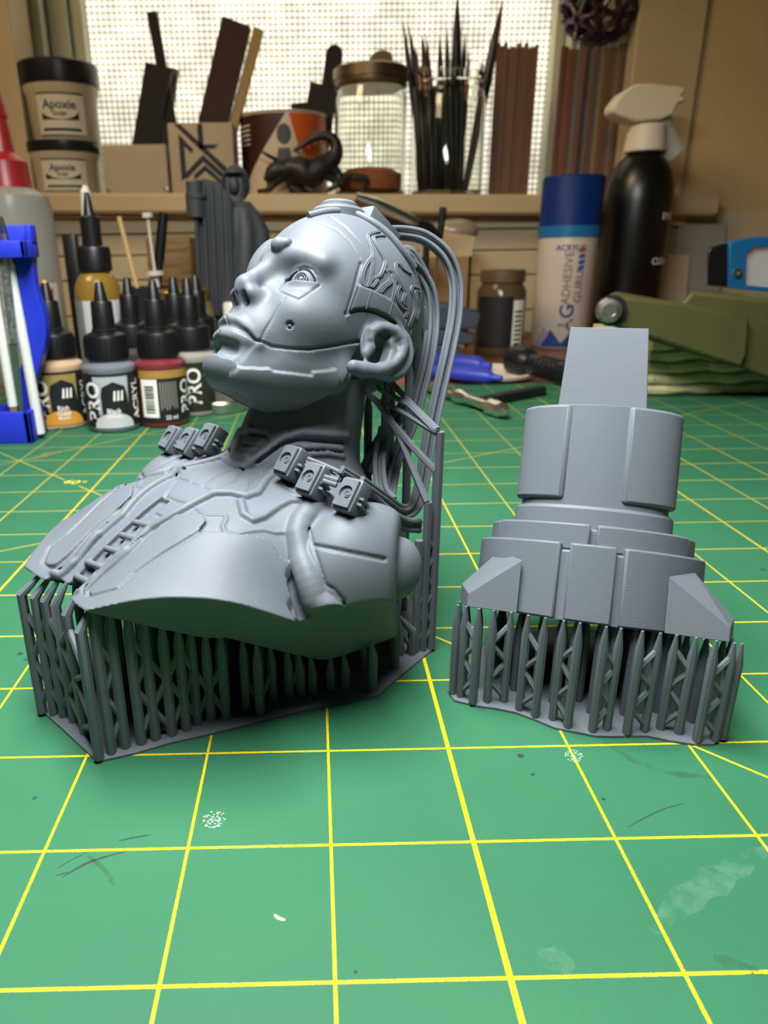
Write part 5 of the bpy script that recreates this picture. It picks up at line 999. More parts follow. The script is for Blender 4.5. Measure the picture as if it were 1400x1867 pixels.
# printed tin with sanding sticks
b = sbase(520, 34.7); r = inch(78, 34.7); zt = gz(520, 213, 34.7) - b[2]; t = thing('printed_tin', 'tin printed in orange, dark brown and cream diamonds, holding black sanding sticks', 'tin', b)
MB().lathe([(r * .96, 0), (r * .98, .06), (r * .98, zt - .08), (r, zt - .04), (r, zt), (r * .95, zt), (r * .94, .1), (0, .1)], b, 56).build('tin_body', mat('tin_cream', srgb(212, 196, 170), .45), t, smooth=True); v_ = math.atan2(CAM[1] - b[1], CAM[0] - b[0]); R = r * .985
DKB = mat('tin_brown', srgb(58, 30, 28), .45); ORG = mat('tin_orange', srgb(204, 92, 36), .45)
poly_cyl(b, R, v_, [(-r*1.5, .1), (-r*1.5, zt - .12), (.1, zt - .12), (-.35, zt * .78), (-r*.95, zt * .2), (-r*1.1, .1)], 'tin_print', DKB, t, 14); poly_cyl(b, R, v_, [(.25, zt - .12), (r*1.5, zt - .12), (r*1.5, .1), (r*1.15, zt * .12), (.7, zt * .55), (.35, zt * .85)], 'tin_print', ORG, t, 14)
poly_cyl(b, R + .012, v_, [(.32 * math.cos(q), zt * .72 + .42 * math.sin(q)) for q in np.linspace(0, 2 * PI, 20)[:-1]], 'tin_portrait', mat('tin_ink', srgb(70, 66, 66), .5), t); poly_cyl(b, R + .012, v_, [(-.42, zt * .32), (.42, zt * .32), (.25, zt * .56), (-.25, zt * .56)], 'tin_portrait', mat('tin_ink', (0, 0, 0)), t)
for k in range(5): patch_cyl(b, R + .01, v_ - 1.35, v_ - .85, zt * (.62 + .055 * k), zt * (.635 + .055 * k), 8).build('tin_line', WHITEP, t, smooth=True)
slab('tall round ended black sanding stick in the printed tin', ony(578, 320, 34.6), ony(612, 82, 34.6), inch(30), .18, GRIT, name='sanding_stick', round_=1); slab('short black sanding stick in the printed tin, behind the tall one', ony(545, 320, 34.9), ony(578, 152, 34.9), inch(24), .18, GRIT, name='sanding_stick', pm=GRIT); slab('broken black sanding stub in the printed tin, nearest the window corner', ony(556, 320, 35.2), ony(545, 188, 35.2), inch(30), .2, GRIT, name='sanding_stick', pm=GRIT)
rod('thin wooden skewer poking out of the printed tin', 'skewer', 'wooden_skewer', ony(470, 320, 34.6), ony(436, 182, 34.6), (('shaft', 0, 1, .06, .05, WOOD),))
# dark creature figurine: a spiny tailed reptile, crouched
CR = mat('dark_figure_paint', srgb(34, 30, 26), .45, var=.2, scale=80); cy_ = 31.85; fz = sill_z(5.0); t = thing('creature_figurine', 'dark crouching reptile figurine with a long spiny curled tail, before the printed tin', 'figurine', (gx(550, 350, cy_), cy_, sill_z(gx(550, 350, cy_))))
def cpt(u, v, dy=0.0): return ony(u, v, cy_ + dy)
m = bpy.data.meshes.new('body'); sk = [(512, 318), (530, 308), (548, 312), (565, 318), (585, 305), (600, 296), (612, 280), (610, 258), (592, 247), (570, 252), (552, 264), (535, 276)]
MB().tube(smooth_path([cpt(*p) for p in sk], 5), np.interp(np.linspace(0, 1, 56), [0, .2, .35, .6, 1], [.34, .62, .52, .27, .07]), 12).build('body_and_tail', CR, t, smooth=True)
hd = cpt(500, 312, -.1); MB().tube([cpt(520, 308), cpt(506, 310, -.05), cpt(494, 318, -.1), cpt(484, 330, -.12)], [.40, .40, .32, .12], 12).build('head', CR, t, smooth=True); MB().tube([cpt(500, 322, -.1), cpt(492, 332, -.12), cpt(487, 337, -.12)], [.14, .11, .05], 8).build('lower_jaw', CR, t, smooth=True)
for (u, v) in ((490, 298), (498, 294), (506, 292)): MB().tube([cpt(u + 6, v + 12, -.05), cpt(u, v)], [.07, .015], 6).build('head_spike', CR, t, smooth=True)
for pts in (((515, 322), (498, 336), (488, 347), (470, 349)), ((535, 325), (530, 338), (545, 348), (560, 350)), ((585, 312), (606, 325), (622, 332), (640, 322), (668, 326), (664, 349)), ((600, 300), (618, 318), (612, 338), (594, 349)), ((560, 320), (552, 336), (570, 349))):
    P = smooth_path([cpt(u, v, -.15 + .1 * (k % 2)) for k, (u, v) in enumerate(pts)], 4); MB().tube(P, np.linspace(.22, .09, len(P)), 8).build('leg', CR, t, smooth=True)
tp = smooth_path([cpt(*p) for p in sk], 3)
for k in range(4, len(tp) - 1, 2):
    d = tp[k + 1] - tp[k - 1]; n_ = np.array([d[2], 0, -d[0]]); n_ /= np.linalg.norm(n_) + 1e-9; n_ = -n_ if k < 0 else n_; MB().tube([tp[k], tp[k] - n_ * (.36 if k > 12 else .5)], [.07, .012], 6).build('spine', CR, t, smooth=True)
MB().tube([cpt(505, 292), cpt(488, 283), cpt(468, 270)], [.09, .07, .01], 8).build('crest', CR, t, smooth=True)
# lidded glass jar
GJ = mat('jar_glass', (.93, .95, .90), .03, trans=1.0, ior=1.42); b = sbase(674, 33.4); r = inch(64); z1 = gz(674, 158, 33.4) - b[2]; t = thing('storage_jar', 'clear glass jar with a tarnished lid and rusty residue in the bottom', 'jar', b)
MB().lathe([(r * .93, 0), (r, .12), (r, z1 - .55), (r * .93, z1 - .15), (r * .9, z1), (r * .86, z1), (r * .88, z1 - .2), (r * .94, z1 - .6), (r * .94, .2), (r * .86, .14), (0, .14)], b, 56).build('jar_body', GJ, t, smooth=True); MB().lathe([(r * .97, z1 - .12), (r * 1.0, z1 - .05), (r * 1.0, z1 + .18), (r * 1.03, z1 + .2), (r * 1.03, z1 + .62), (r * .96, z1 + .7), (0, z1 + .74)], b, 56).build('lid', mat('tarnished_metal', srgb(112, 92, 70), .4, .8, var=.35, scale=30), t, smooth=True)
MB().lathe([(r * .80, .16), (r * .90, .3), (r * .90, .9), (r * .6, 1.15), (0, 1.25)], b, 40).build('rusty_residue', mat('rust_residue', srgb(176, 104, 68), .7, var=.3, scale=30), t, smooth=True)
lp = ony(694, 112, 33.2); one(MB().lathe([(.52, -.05), (.55, 0), (.52, .05), (.4, .07), (0, .05)], lp, 28, axis=frame((1, 0, 0), (-.25, -.85, .5))), 'metal_disc', mat('brass_disc', srgb(150, 132, 96), .35, .8), 'small round metal disc leaning on top of the lidded jar', 'disc', smooth=True)
# mason jar of brushes
b = sbase(813, 33.4); r = inch(64); z1 = gz(813, 168, 33.4) - b[2]; t = thing('mason_jar', 'open glass mason jar full of black handled brushes', 'jar', b)
MB().lathe([(r * .92, 0), (r, .12), (r, z1 - .4), (r * .95, z1 - .1), (r * .88, z1 + .05), (r * .88, z1 + .25), (r * .93, z1 + .3), (r * .88, z1 + .36), (r * .93, z1 + .6), (r * .88, z1 + .66), (r * .88, z1 + .95), (r * .83, z1 + .95), (r * .83, z1), (r * .88, z1 - .15), (r * .94, z1 - .45), (r * .94, .2), (r * .86, .14), (0, .14)], b, 56).build('jar_body', GJ, t, smooth=True)
BRH = mat('brush_handle_black', srgb(24, 24, 26), .3); BRS = mat('brush_bristle', srgb(78, 58, 44), .7); FERR = mat('copper_ferrule', srgb(150, 110, 80), .3, .8)
bw = [((775, 745, 46, .2), 0), ((752, 735, 40, .18), 0), ((783, 768, 62, .2), 1), ((790, 772, 70, .15), 1), ((798, 776, 60, .16), 1), ((778, 756, 80, .15), 1), ((800, 802, 66, .24), 0), ((812, 816, 55, .18), 0), ((838, 834, -12, .3), 0), ((845, 848, 60, .2), 0), ((850, 856, 86, .15), 1), ((828, 826, 82, .2), 0), ((868, 916, 2, .3), 2)]
for k, ((ub, ut, vt, rr), kd) in enumerate(bw):
    ub2 = 813 + (ub - 813) * .62; dy = .25 * math.sin(k * 2.3); p0 = np.array([gx(ub2, 345, 33.4 + dy), 33.4 + dy, b[2] + .15]); p1 = ony(ut, vt, 33.4 + dy * 1.5); words = ['tallest black brush leaning left in the mason jar', 'left outermost dark brush in the mason jar', 'copper ferrule brush left of the middle of the mason jar', 'thin copper ferrule brush at the left rim of the mason jar', 'copper ferrule brush just right of the thin one in the mason jar', 'shortest copper ferrule brush at the left rim of the mason jar', 'thick black brush at the middle of the mason jar', 'slim black brush right of the middle of the mason jar', 'black brush that rises out of the top of the picture', 'black brush right of the tallest upright one in the mason jar', 'small brush with a yellowed tip at the right rim of the mason jar', 'short dark brush in the centre of the mason jar', 'long dark brush leaning far right out of the mason jar'][k]
    brush(words, p0, p1, (('handle', .62, .8, 1.3, BRH), ('ferrule', .80, 1.2, 1.0, FERR if kd == 1 else BRH), ('bristles', 1.0, 1.05, .12, BRS if kd else INKK)), rr * .62, group='brushes in the mason jar')
for k, (u0, u1) in enumerate(((764, 757), (771, 766), (778, 775), (786, 784), (793, 792), (817, 812), (825, 822), (833, 832), (841, 843))):
    ww = ['first', 'second', 'third', 'fourth', 'fifth', 'sixth', 'seventh', 'eighth', 'ninth'][k]; dy = -.55 + .12 * (k % 3)
    brush(ww + ' from left of the thick black handles in the mason jar', np.array([gx(813 + (u0 - 813) * .9, 345, 33.4 + dy), 33.4 + dy, b[2] + .15]), ony(u1, 158 + 5 * (k % 3), 33.4 + dy), (('handle', .9, 1, 1.1, BRH), ('end_cap', 1, 1.0, .6, BRH)), .15, group='brushes in the mason jar')
# bundles of strips in clear sleeves
SLV = mat('sleeve_film', (.97, .97, .95), .08, alpha=.03, spec=.2)
def bundle(u0, u1, v0, Y, cols, label, sl_label, n, grp):
    x0, x1 = gx(u0, 250, Y), gx(u1, 250, Y); z0 = sill_z(x0); z1 = gz(u0, v0, Y); w_ = (x1 - x0) / n
    for k in range(n):
        zt = z1 - .25 * rng.random(); x = x0 + w_ * k; dy = .12 * rng.random(); mm = cols[int(rng.integers(len(cols)))]
        o = one(MB().box((x + .003, Y + dy, z0), (x + w_ - .003, Y + dy + .25, zt), .01), 'wood_strip' if grp[0] == 'w' else 'hobby_rod', mm, label[k], 'strip', grp)
    s0, s1 = x0 - .25, x1 + .25; one(MB().add([(s0, Y - .12, z0), (s1, Y - .12, z0), (s1, Y - .12, z1 + .1), (s0, Y - .12, z1 + .1), (s0, Y + .75, z0), (s1, Y + .75, z0), (s1, Y + .75, z1 + .1), (s0, Y + .75, z1 + .1)], [(0, 1, 2, 3), (5, 4, 7, 6), (1, 5, 6, 2), (4, 0, 3, 7)]), 'plastic_sleeve', SLV, sl_label, 'sleeve')
ords = ['first', 'second', 'third', 'fourth', 'fifth', 'sixth', 'seventh', 'eighth', 'ninth', 'tenth', 'eleventh', 'twelfth', 'thirteenth', 'fourteenth', 'fifteenth', 'sixteenth']
WB = [wood_mat('walnut_a', srgb(106, 66, 36), srgb(124, 80, 46), 3, .6, 2), wood_mat('walnut_b', srgb(98, 60, 34), srgb(116, 74, 42), 3, .6, 2)]
bundle(898, 970, 76, 33.3, WB, [ords[k] + ' from the left of the brown wooden strips in the sleeve beside the mason jar' for k in range(12)], 'clear sleeve around the brown wooden strips', 12, 'wooden strips in a clear sleeve')
RODC = [mat('rod_brass', srgb(176, 140, 70), .35, .7), mat('rod_brown', srgb(104, 66, 44), .5), mat('rod_grey', srgb(130, 126, 118), .4, .5), mat('rod_dark', srgb(52, 44, 40), .5), mat('rod_copper', srgb(150, 92, 64), .4, .6), WB[0]]
bundle(1010, 1130, 78, 33.6, RODC, [ords[k] + ' from the left of the mixed brass and brown rods behind the spray can' for k in range(16)], 'clear sleeve around the mixed brass and brown rods', 16, 'rods in a clear sleeve')
# pierced ball resting on the rods
bc = ony(1095, 2, 33.9); br_ = inch(66); bm = bmesh.new(); bmesh.ops.create_icosphere(bm, subdivisions=2, radius=br_)
dl = bmesh.ops.bevel(bm, geom=list(bm.verts), offset=br_ * .12, affect='VERTICES', segments=1); bm.verts.index_update()
mb = MB().add([np.array(v.co) + bc for v in bm.verts], [[v.index for v in f.verts] for f in bm.faces]); bm.free()
o = one(mb, 'pierced_ball', mat('purple_black', srgb(52, 24, 40), .3), 'dark purple openwork ball on top of the rods at the top edge', 'ball')
w_ = o.modifiers.new('wire', 'WIREFRAME'); w_.thickness = .42 * S; w_.use_even_offset = False; sdv = o.modifiers.new('sub', 'SUBSURF'); sdv.levels = 1; sdv.render_levels = 1
# ================================================================ right of the bench
def vang(c): return math.atan2(CAM[1] - c[1], CAM[0] - c[0])
# spray adhesive can
cY = 28.0; c = np.array(at(1024, 560, cY, -.1)); r = (gx(1070, 560, cY) - gx(970, 560, cY)) / 2; zf_ = lambda v: gz(1024, v, cY) + .1
t = thing('spray_can', 'white spray adhesive can with a blue cap', 'spray can', c); z1 = zf_(432); z2 = zf_(412); z3 = zf_(322)
MB().lathe([(r * .97, 0), (r, .06), (r, z1 - .05), (r * .99, z1)], c, 48).build('can_body', mat('can_white', srgb(204, 192, 176), .35), t, smooth=True); MB().lathe([(r * 1.05, z1), (r * 1.05, z2), (r * 1.03, z2)], c, 48).build('collar_band', mat('can_lightblue', srgb(30, 110, 170), .35), t, smooth=True); MB().lathe([(r * 1.05, z2 - .02), (r * 1.03, z2 + .05), (r * 1.03, z3 - .1), (r * .98, z3), (0, z3)], c, 48).build('cap', mat('can_blue', srgb(12, 44, 110), .5, spec=.25), t, smooth=True)
v_ = vang(c); R = r + .012; NAVY = mat('print_navy', srgb(44, 66, 130), .5); GREY_T = mat('print_brown', srgb(90, 84, 84), .5)
text_cyl('ACRYLIC', .30, c, R, v_ + .15, z1 - .42, 0, True).build('lettering', NAVY, t); text_cyl('ADHESIVE', .46, c, R, v_ + .10, zf_(505), PI / 2, False, 1.0).build('lettering', GREY_T, t); text_cyl('GURU', .46, c, R, v_ + .52, zf_(520), PI / 2, False, 1.0).build('lettering', GREY_T, t); text_cyl('AG', .78, c, R, v_ + .20, zf_(575), PI / 2, True).build('lettering', NAVY, t)
for k, m_ in enumerate((mat('print_blue', srgb(40, 90, 160), .5), mat('print_blue', (0, 0, 0)), mat('print_blue', (0, 0, 0)), mat('print_red', srgb(196, 60, 44), .5))): poly_cyl(c, R, v_ + .55, [(-.16, zf_(492) + k*.22), (.10, zf_(492) + k*.22 + .06), (.10, zf_(492) + k*.22 + .22), (-.16, zf_(492) + k*.22 + .15)], 'logo_bar', m_, t, 2)
poly_cyl(c, R, v_ - .1, [(-.7, .05), (-.25, .75), (.2, .2), (.75, .9), (.75, .05)], 'printed_wave', NAVY, t, 10); poly_cyl(c, R + .004, v_ - .5, [(-.5, .05), (-.1, .85), (.15, .55), (-.2, .05)], 'printed_wave', mat('print_grey', srgb(150, 150, 152), .5), t, 6)
# black trigger spray bottle
cY = 29.5; c = np.array(at(1150, 470, cY, -.1)); r = (gx(1210, 400, cY) - gx(1092, 400, cY)) / 2; zf_ = lambda v: gz(1150, v, cY) + .1
t = thing('trigger_bottle', 'black spray bottle with a white trigger head', 'spray bottle', c); zn = zf_(278); BG = mat('bottle_black', srgb(16, 16, 17), .32, spec=.6)
MB().lathe([(r * .95, 0), (r, .1), (r, zn - 1.9), (r * .97, zn - 1.3), (r * .86, zn - .75), (r * .68, zn - .35), (r * .52, zn - .15), (r * .46, zn - .05), (r * .46, zn + .1)], c, 48).build('bottle_body', BG, t, smooth=True)
WT = mat('trigger_white', srgb(226, 214, 190), .45); MB().lathe([(r * .58, zn), (r * .60, zn + .05), (r * .52, zf_(232)), (r * .46, zf_(228))], c, 36).build('screw_collar', WT, t, smooth=True)
prof = [(1116, 214), (1108, 206), (1112, 192), (1128, 172), (1150, 158), (1178, 157), (1236, 163), (1240, 170), (1232, 178), (1243, 188), (1225, 193), (1216, 214), (1195, 222), (1150, 226)]
P = [ony(u, v, cY) for u, v in prof]; m = MB(); n = len(P); yw = .55; m.add([p - (0, yw, 0) for p in P] + [p + (0, yw, 0) for p in P], [tuple(range(n)), tuple(range(2*n-1, n-1, -1))] + [(i, n+i, n+(i+1) % n, (i+1) % n) for i in range(n)]); m.build('spray_head', WT, t, bevel=.16, smooth=True, angle=50)
P = smooth_path([ony(u, v, cY) for u, v in ((1202, 212), (1210, 236), (1220, 262), (1232, 282))], 5); m = MB(); m.tube(P, np.linspace(.22, .26, len(P)), 10, flat=1.8); m.build('trigger', mat('trigger_grey', srgb(190, 186, 170), .45), t, smooth=True)
v_ = vang(c); text_cyl('EVERYDAY', .36, c, r + .015, v_ + 1.42, zf_(397), 0, True).build('lettering', WHITEP, t); text_cyl('CLEANER', .36, c, r + .015, v_ + 1.18, zf_(476), 0, True).build('lettering', WHITEP, t)
# folded cloth stack under the magnifier visor
tw = thing('folded_cloth', 'stack of pale folded cloth under the green visor', 'cloth', (10.0, 18.5, 0)); CL = mat('pale_cloth', srgb(226, 216, 164), .95, var=.12, scale=60, bump=.8, bscale=700)
x0, y0_ = gx(1170, 700, 16.3), 16.3
for k in range(5):
    z0 = k * .30; vs = []; nx, ny = 22, 5; m = MB(); xa, xb_ = x0 + .1 * rng.random() + (.05 * k), gx(1480, 690, 16.3); ya, yb = y0_ + .12 * rng.random(), y0_ + 4.5
    prof = [(ya + .18, z0), (ya + .04, z0 + .06), (ya, z0 + .15), (ya + .04, z0 + .25), (ya + .18, z0 + .31), (yb, z0 + .31), (yb, z0)]
    for i in range(nx):
        x = xa + (xb_ - xa) * i / (nx - 1); w1 = .05 * math.sin(i * 1.3 + k * 2) + .03 * rng.standard_normal(); vs += [(x, y + w1 * (1 if y < ya + .3 else 0), z + .03 * math.sin(i * .9 + k) * (0 if k == 0 and z < .1 else 1)) for y, z in prof]
    q = len(prof); m.add(vs, [(i*q+j, i*q+(j+1) % q, (i+1)*q+(j+1) % q, (i+1)*q+j) for i in range(nx - 1) for j in range(q)] + [tuple(range(q - 1, -1, -1)), tuple((nx - 1) * q + j for j in range(q))]); m.build('cloth_fold', CL, tw, smooth=True)
# green magnifier visor with a blue lens frame
OL = mat('olive_enamel', srgb(86, 84, 50), .4, var=.06, scale=60, bump=.12, bscale=800); vY = 15.2
t = thing('magnifier_visor', 'olive green magnifying visor lying on the pale cloth', 'visor', (gx(1250, 600, vY), vY + 1.5, gz(1250, 660, vY)))
side = [(1097, 577), (1102, 548), (1120, 533), (1240, 556), (1262, 530), (1400, 545), (1520, 560), (1520, 740), (1400, 692), (1340, 668), (1290, 655), (1185, 622), (1150, 600), (1095, 594)]
P = [ony(u, v, vY) for u, v in side]; n = len(P); m = MB(); m.add([p for p in P] + [p + ((p[0] - CAM[0]) / (p[1] - CAM[1]) * .95, .95, -.02) for p in P], [tuple(range(n)), tuple(range(2*n-1, n-1, -1))] + [(i, n+i, n+(i+1) % n, (i+1) % n) for i in range(n)]); m.build('visor_shell', OL, t, bevel=.10, smooth=True, angle=50)
flap = [(1112, 545), (1135, 540), (1245, 552), (1368, 580), (1364, 645), (1352, 672), (1300, 655), (1190, 618), (1120, 596)]; P = [ony(u, v, vY - .22) for u, v in flap]; n = len(P); m = MB(); m.add(P + [p + (0, .35, 0) for p in P], [tuple(range(n)), tuple(range(2*n-1, n-1, -1))] + [(i, n+i, n+(i+1) % n, (i+1) % n) for i in range(n)]); m.build('side_flap', OL, t, bevel=.09, smooth=True, angle=50)
kc = ony(1110, 566, vY - .3); MB().lathe([(.30, -.1), (.30, .10), (.26, .16), (.16, .17), (.14, .14), (0, .14)], kc, 28, axis=frame((1, 0, 0), (-.25, -1, .1))).build('hinge_screw', SILVER, t, smooth=True); MB().lathe([(.36, -.14), (.36, 0), (0, .01)], kc + (.08, .05, 0), 28, axis=frame((1, 0, 0), (-.25, -1, .1))).build('washer', BLACKP, t, smooth=True)
lf_ = [(1290, 450), (1312, 438), (1345, 436), (1345, 524), (1290, 520)]; lY = vY + 1.6
P = [ony(u, v, lY) for u, v in ((1289, 458), (1297, 450), (1332, 441), (1332, 524), (1289, 521))]; n = 5; m = MB(); m.add(P + [p + ((p[0] - CAM[0]) / (p[1] - CAM[1]) * 1.2, 1.2, 0) for p in P], [tuple(range(n)), tuple(range(2*n-1, n-1, -1))] + [(i, n+i, n+(i+1) % n, (i+1) % n) for i in range(n)]); m.build('lens_housing', BLACKP, t, bevel=.05, smooth=True)
BL_ = mat('frame_blue', srgb(24, 92, 136), .35); o1 = [(1330, 442), (1365, 434), (1480, 424), (1480, 540), (1330, 526)]; i1 = [(1362, 464), (1375, 452), (1468, 444), (1468, 530), (1360, 520)]
P = [ony(u, v, lY - .1) for u, v in o1]; Q = [ony(u, v, lY - .1) for u, v in i1]; m = MB(); k = 5; m.add(P + Q + [p + (0, .35, 0) for p in P] + [q + (0, .35, 0) for q in Q], [(i, (i+1) % k, k+(i+1) % k, k+i) for i in range(k)] + [(2*k+i, 3*k+i, 3*k+(i+1) % k, 2*k+(i+1) % k) for i in range(k)] + [(i, 2*k+i, 2*k+(i+1) % k, (i+1) % k) for i in range(k)] + [(k+i, k+(i+1) % k, 3*k+(i+1) % k, 3*k+i) for i in range(k)]); m.build('lens_frame', BL_, t, bevel=.03, smooth=True)
m = MB(); m.add([q + (0, .12, 0) for q in Q] + [q + (0, .2, 0) for q in Q], [tuple(range(k)), tuple(range(2*k-1, k-1, -1))] + [(i, k+i, k+(i+1) % k, (i+1) % k) for i in range(k)]); m.build('lens', mat('lens_glass', (.9, .92, .95), .03, alpha=.25, spec=.9), t)
MB().lathe([(.11, -.05), (.11, .05), (.04, .06), (0, .04)], ony(1343, 497, lY - .12), 16, axis=frame((1, 0, 0), (0, -1, 0))).build('frame_screw', SILVER, t, smooth=True)
# flashlight
fa, fb = ony(948, 648, 19.8), ony(1050, 712, 17.6); fa[2] = .50; fb[2] = .36
t = thing('flashlight', 'black metal flashlight lying behind the plinth', 'flashlight', (fa + fb) / 2 * (1, 1, 0)); d = fb - fa; FL = mat('flashlight_black', srgb(34, 34, 36), .35, .4)
z_ = d / np.linalg.norm(d); L_ = np.linalg.norm(d); A = frame((0, 0, 1), z_); MB().lathe([(.30, -.35), (.40, -.32), (.45, -.25), (.45, .35), (.42, .42), (.34, .55)], fa, 28, axis=A).build('head_bezel', FL, t, smooth=True); MB().lathe([(.33, .5), (.32, .6), (.32, L_ * .9), (.30, L_)], fa, 28, axis=A).build('barrel', FL, t, smooth=True)
for k in range(5): MB().lathe([(.335, .9 + k*.18), (.345, .92 + k*.18), (.345, 1.0 + k*.18), (.335, 1.02 + k*.18)], fa, 24, axis=A).build('grip_ring', FL, t, smooth=True)
# pens, pin vise, white dish, black spatula
c = onz(905, 694, 0) + (0, 1.1, 0); one(MB().lathe([(1.35, -.1), (1.45, -.06), (1.5, .04), (1.4, .06), (1.25, 0), (0, -.02)], c + (0, 0, .1), 48), 'white_dish', mat('dish_white', srgb(228, 218, 200), .4), 'shallow white dish behind the blue pen', 'dish', smooth=True)
sp_a, sp_b = onz(862, 736, .12), onz(985, 712, .12); t = thing('black_spatula', 'flat black plastic spatula in front of the white dish', 'spatula', (sp_a + sp_b) / 2 * (1, 1, 0)); dd = sp_b - sp_a; nn_ = np.array([-dd[1], dd[0], 0]) / np.linalg.norm(dd)
m = MB(); w_ = .17; pts = [sp_a + nn_ * w_, sp_a - nn_ * w_, sp_b - nn_ * w_ * 1.15, sp_b + dd / np.linalg.norm(dd) * .14 - nn_ * .1, sp_b + dd / np.linalg.norm(dd) * .14 + nn_ * .1, sp_b + nn_ * w_ * 1.15]; m.prism([(p[0], p[1]) for p in pts], .01, .24); m.build('blade', BLACKP, t, bevel=.05, smooth=True)
BP = mat('pen_blue', srgb(46, 62, 168), .4)
def pen(label, a, b, r, name='felt_pen'):
    a = np.array(a); b = np.array(b); t = thing(name, label, 'pen', (a + b) / 2 * (1, 1, 0), 'blue felt pens'); L_ = np.linalg.norm(b - a); A = frame((0, 0, 1), b - a)
    MB().lathe([(r * .8, 0), (r, .05), (r, L_ * .55), (r * 1.02, L_ * .56)], a, 24, axis=A).build('barrel', BP, t, smooth=True); MB().lathe([(r * 1.08, L_ * .55), (r * 1.08, L_ * .86), (r * .8, L_ * .9), (r * .55, L_ * .92), (r * .4, L_)], a, 24, axis=A).build('cap', BP, t, smooth=True)
pen('blue felt pen with a pointed cap, in front of the white dish', onz(740, 672, .22), onz(915, 690, .2), .20); pen('rounded blue felt pen lying behind the pointed one', onz(750, 652, .24), onz(895, 668, .24), .26)
CH = mat('chrome', srgb(226, 222, 214), .24, 1.0); a, b = onz(770, 700, .22), onz(926, 752, .20); L_ = np.linalg.norm(b - a); A = frame((0, 0, 1), b - a); t = thing('pin_vise', 'shiny chrome pin vise lying on the mat right of the cables', 'pin vise', (a + b) / 2 * (1, 1, 0))
MB().lathe([(.10, 0), (.12, .1), (.12, L_ * .42), (.19, L_ * .45), (.20, L_ * .5), (.14, L_ * .55), (.13, L_ * .58)], a, 24, axis=A).build('handle', CH, t, smooth=True); MB().lathe([(.125, L_ * .57), (.125, L_ * .80), (.16, L_ * .81)], a, 24, axis=A).build('shaft', CH, t, smooth=True); MB().lathe([(.17, L_ * .80), (.20, L_ * .82), (.20, L_ * .93), (.14, L_ * .97), (.07, L_)], a, 8, axis=A).build('collet_nut', CH, t)
for k in range(6): q = 2 * PI * k / 6; MB().tube([a + A @ np.array([.125 * math.cos(q), .125 * math.sin(q), L_ * (.1 + .3 * j)]) for j in range(2)], .02, 6).build('knurl', CH, t, smooth=True)
# jar with a black label
jY = 25.5; c = np.array(at(913, 560, jY, -.1)); t = thing('label_jar', 'small glass jar with a black and white label behind the flashlight', 'jar', c); r = (gx(955, 570, jY) - gx(868, 570, jY)) / 2; zj_ = lambda v: gz(913, v, jY) + .1
MB().lathe([(r * .95, 0), (r, .08), (r, zj_(530)), (r * .85, zj_(518)), (r * .8, zj_(512))], c, 40).build('jar_body', mat('smoky_glass', srgb(120, 100, 76), .1, trans=.6, ior=1.25), t, smooth=True); MB().lathe([(r * .9, zj_(514)), (r * .92, zj_(510)), (r * .92, zj_(492)), (0, zj_(490))], c, 40).build('lid', mat('jar_lid', srgb(128, 108, 84), .35, .6), t, smooth=True)
v_ = vang(c); patch_cyl(c, r + .01, v_ - 1.1, v_ + .5, .35, zj_(538), 20).build('paper_label', INKK, t, smooth=True); patch_cyl(c, r + .015, v_ + .52, v_ + 1.1, .3, zj_(545), 8).build('label_field', WHITEP, t, smooth=True)
for k in range(8): patch_cyl(c, r + .02, v_ + .6, v_ + 1.0, .45 + k*.17, .52 + k*.17, 5).build('barcode_bar', INKK, t)
# dark blue grey print pieces stacked behind the cables
PR = mat('slate_resin', srgb(58, 66, 78), .5); pY = 22.0
for k, (u0, u1, v0, v1, lb) in enumerate(((770, 878, 556, 600, 'upper slate grey print piece stacked behind the cables'), (775, 868, 602, 628, 'middle slate grey print piece stacked behind the cables'), (770, 845, 630, 648, 'bottom slate grey print piece stacked behind the cables'))):
    P = [ony(u, v, pY) for u, v in ((u0, v1), (u0, v0), (u0 + (u1 - u0) * .6, v0), (u1, v0 + (v1 - v0) * .35), (u1 - 8, v1))]; n = 5; zb = ony(800, (600, 628, 648)[k], pY)[2]
    lo_ = {0: ony(800, 601, pY)[2], 1: ony(800, 629, pY)[2], 2: -.1}[k]; P = [np.array([p[0], pY, lo_ if i in (0, 4) else p[2]]) for i, p in enumerate(P)]
    m = MB(); m.add(P + [p + (0, 1.6, 0) for p in P], [tuple(range(n)), tuple(range(2*n-1, n-1, -1))] + [(i, n+i, n+(i+1) % n, (i+1) % n) for i in range(n)]); one(m, 'print_piece', PR, lb, 'print piece', 'stacked print pieces', bevel=.06, smooth=True)
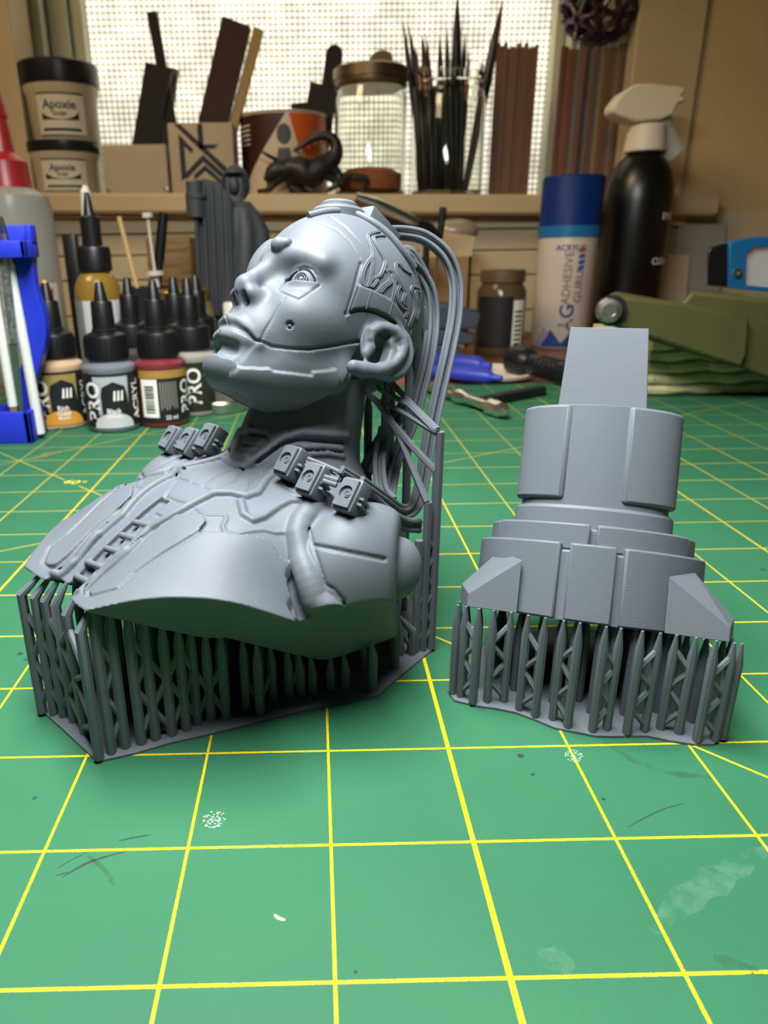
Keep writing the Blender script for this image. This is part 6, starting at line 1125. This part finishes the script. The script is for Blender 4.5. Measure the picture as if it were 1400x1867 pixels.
# cardboard box, bag and clamp arm behind the head
CARD = mat('cardboard', srgb(150, 118, 78), .8, var=.08, scale=40); kY = 27.5
t = thing('cardboard_box', 'open cardboard box standing behind the cables', 'box', (gx(815, 520, kY), kY + 1, -.1)); xa, xb_ = gx(760, 500, kY), gx(858, 500, kY); zt = gz(810, 468, kY)
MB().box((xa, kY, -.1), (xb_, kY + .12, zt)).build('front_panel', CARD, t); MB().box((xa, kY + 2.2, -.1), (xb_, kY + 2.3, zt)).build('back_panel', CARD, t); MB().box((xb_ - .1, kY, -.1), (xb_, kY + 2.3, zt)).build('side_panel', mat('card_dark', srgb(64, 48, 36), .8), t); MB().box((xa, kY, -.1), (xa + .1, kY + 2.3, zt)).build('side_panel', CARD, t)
m = MB(); P = [np.array([xa, kY, zt]), np.array([xb_, kY, zt]), ony(866, 432, kY + .8), ony(790, 420, kY + .8)]; m.add(P + [p + (0, .08, .03) for p in P], [(0, 1, 2, 3), (7, 6, 5, 4), (0, 4, 5, 1), (1, 5, 6, 2), (2, 6, 7, 3), (3, 7, 4, 0)]); m.build('flap', mat('card_light', srgb(176, 156, 124), .8), t)
P = smooth_path([ony(648, 362, 24), ony(690, 378, 24), ony(735, 398, 24), ony(775, 418, 24)], 5); t = thing('clamp_arm', 'silver hobby clamp arm on a stand behind the crown of the bust', 'clamp', (gx(775, 500, 24), 24, -.1)); MB().tube(P, np.interp(np.linspace(0, 1, len(P)), [0, .3, .8, 1], [.30, .42, .36, .2]), 14, flat=.7).build('clamp_jaw', SILVER, t, smooth=True)
MB().tube([ony(700, 392, 24), ony(780, 424, 24), ony(800, 440, 24)], [.3, .34, .2], 10).build('clamp_shadow_strip', BLACKP, t, smooth=True); q = ony(778, 425, 24); MB().tube([q, (q[0], 24, 2.0), (q[0], 24, -.08)], .12, 10).build('stand_post', BLACKP, t, smooth=True); MB().lathe([(.8, -.1), (.8, 0), (.2, .08), (0, .08)], (q[0], 24, 0), 28).build('stand_foot', BLACKP, t, smooth=True)  # first tube: black strip standing in for the shadow under the clamp jaw
rod('short black tool handle rising behind the cables', 'tool', 'craft_tool', np.array([gx(782, 500, 25.5), 25.5, -.1]), ony(808, 378, 25.5), (('shaft', 0, .8, .06, .06, SILVER), ('handle', .8, 1, .13, .13, BLACKP)))
bY = 28.6; one(MB().ball((gx(835, 400, bY), bY + .5, gz(835, 414, bY) - .15), (1.0, .8, .5), 18, 10), 'crumpled_bag', mat('bag_film', srgb(150, 136, 112), .25, spec=.8, bump=1.0, bscale=120), 'crumpled clear bag lying on the open cardboard box', 'bag', smooth=True)
# papers propped against the wall on the right
for (u0, u1, v0, v1, Y, m_, lb) in ((1222, 1320, 408, 640, 32.2, mat('paper_grey', srgb(172, 166, 150), .8), 'large grey card propped against the wall right of the spray bottle'), (1195, 1262, 465, 640, 31.8, mat('paper_cream', srgb(214, 192, 156), .8), 'cream card propped in front of the grey card')):
    x0, x1 = gx(u0, 500, Y), gx(u1, 500, Y); zt = gz(u0, v0, Y); one(MB().add([(x0, Y, -.1), (x1, Y, -.1), (x1, Y + .5, zt), (x0 + .3, Y + .5, zt), (x0, Y + .08, -.1), (x1, Y + .08, -.1), (x1, Y + .58, zt), (x0 + .3, Y + .58, zt)], [(0, 1, 2, 3), (7, 6, 5, 4), (0, 4, 5, 1), (1, 5, 6, 2), (2, 6, 7, 3), (3, 7, 4, 0)]), 'propped_card', m_, lb, 'card')
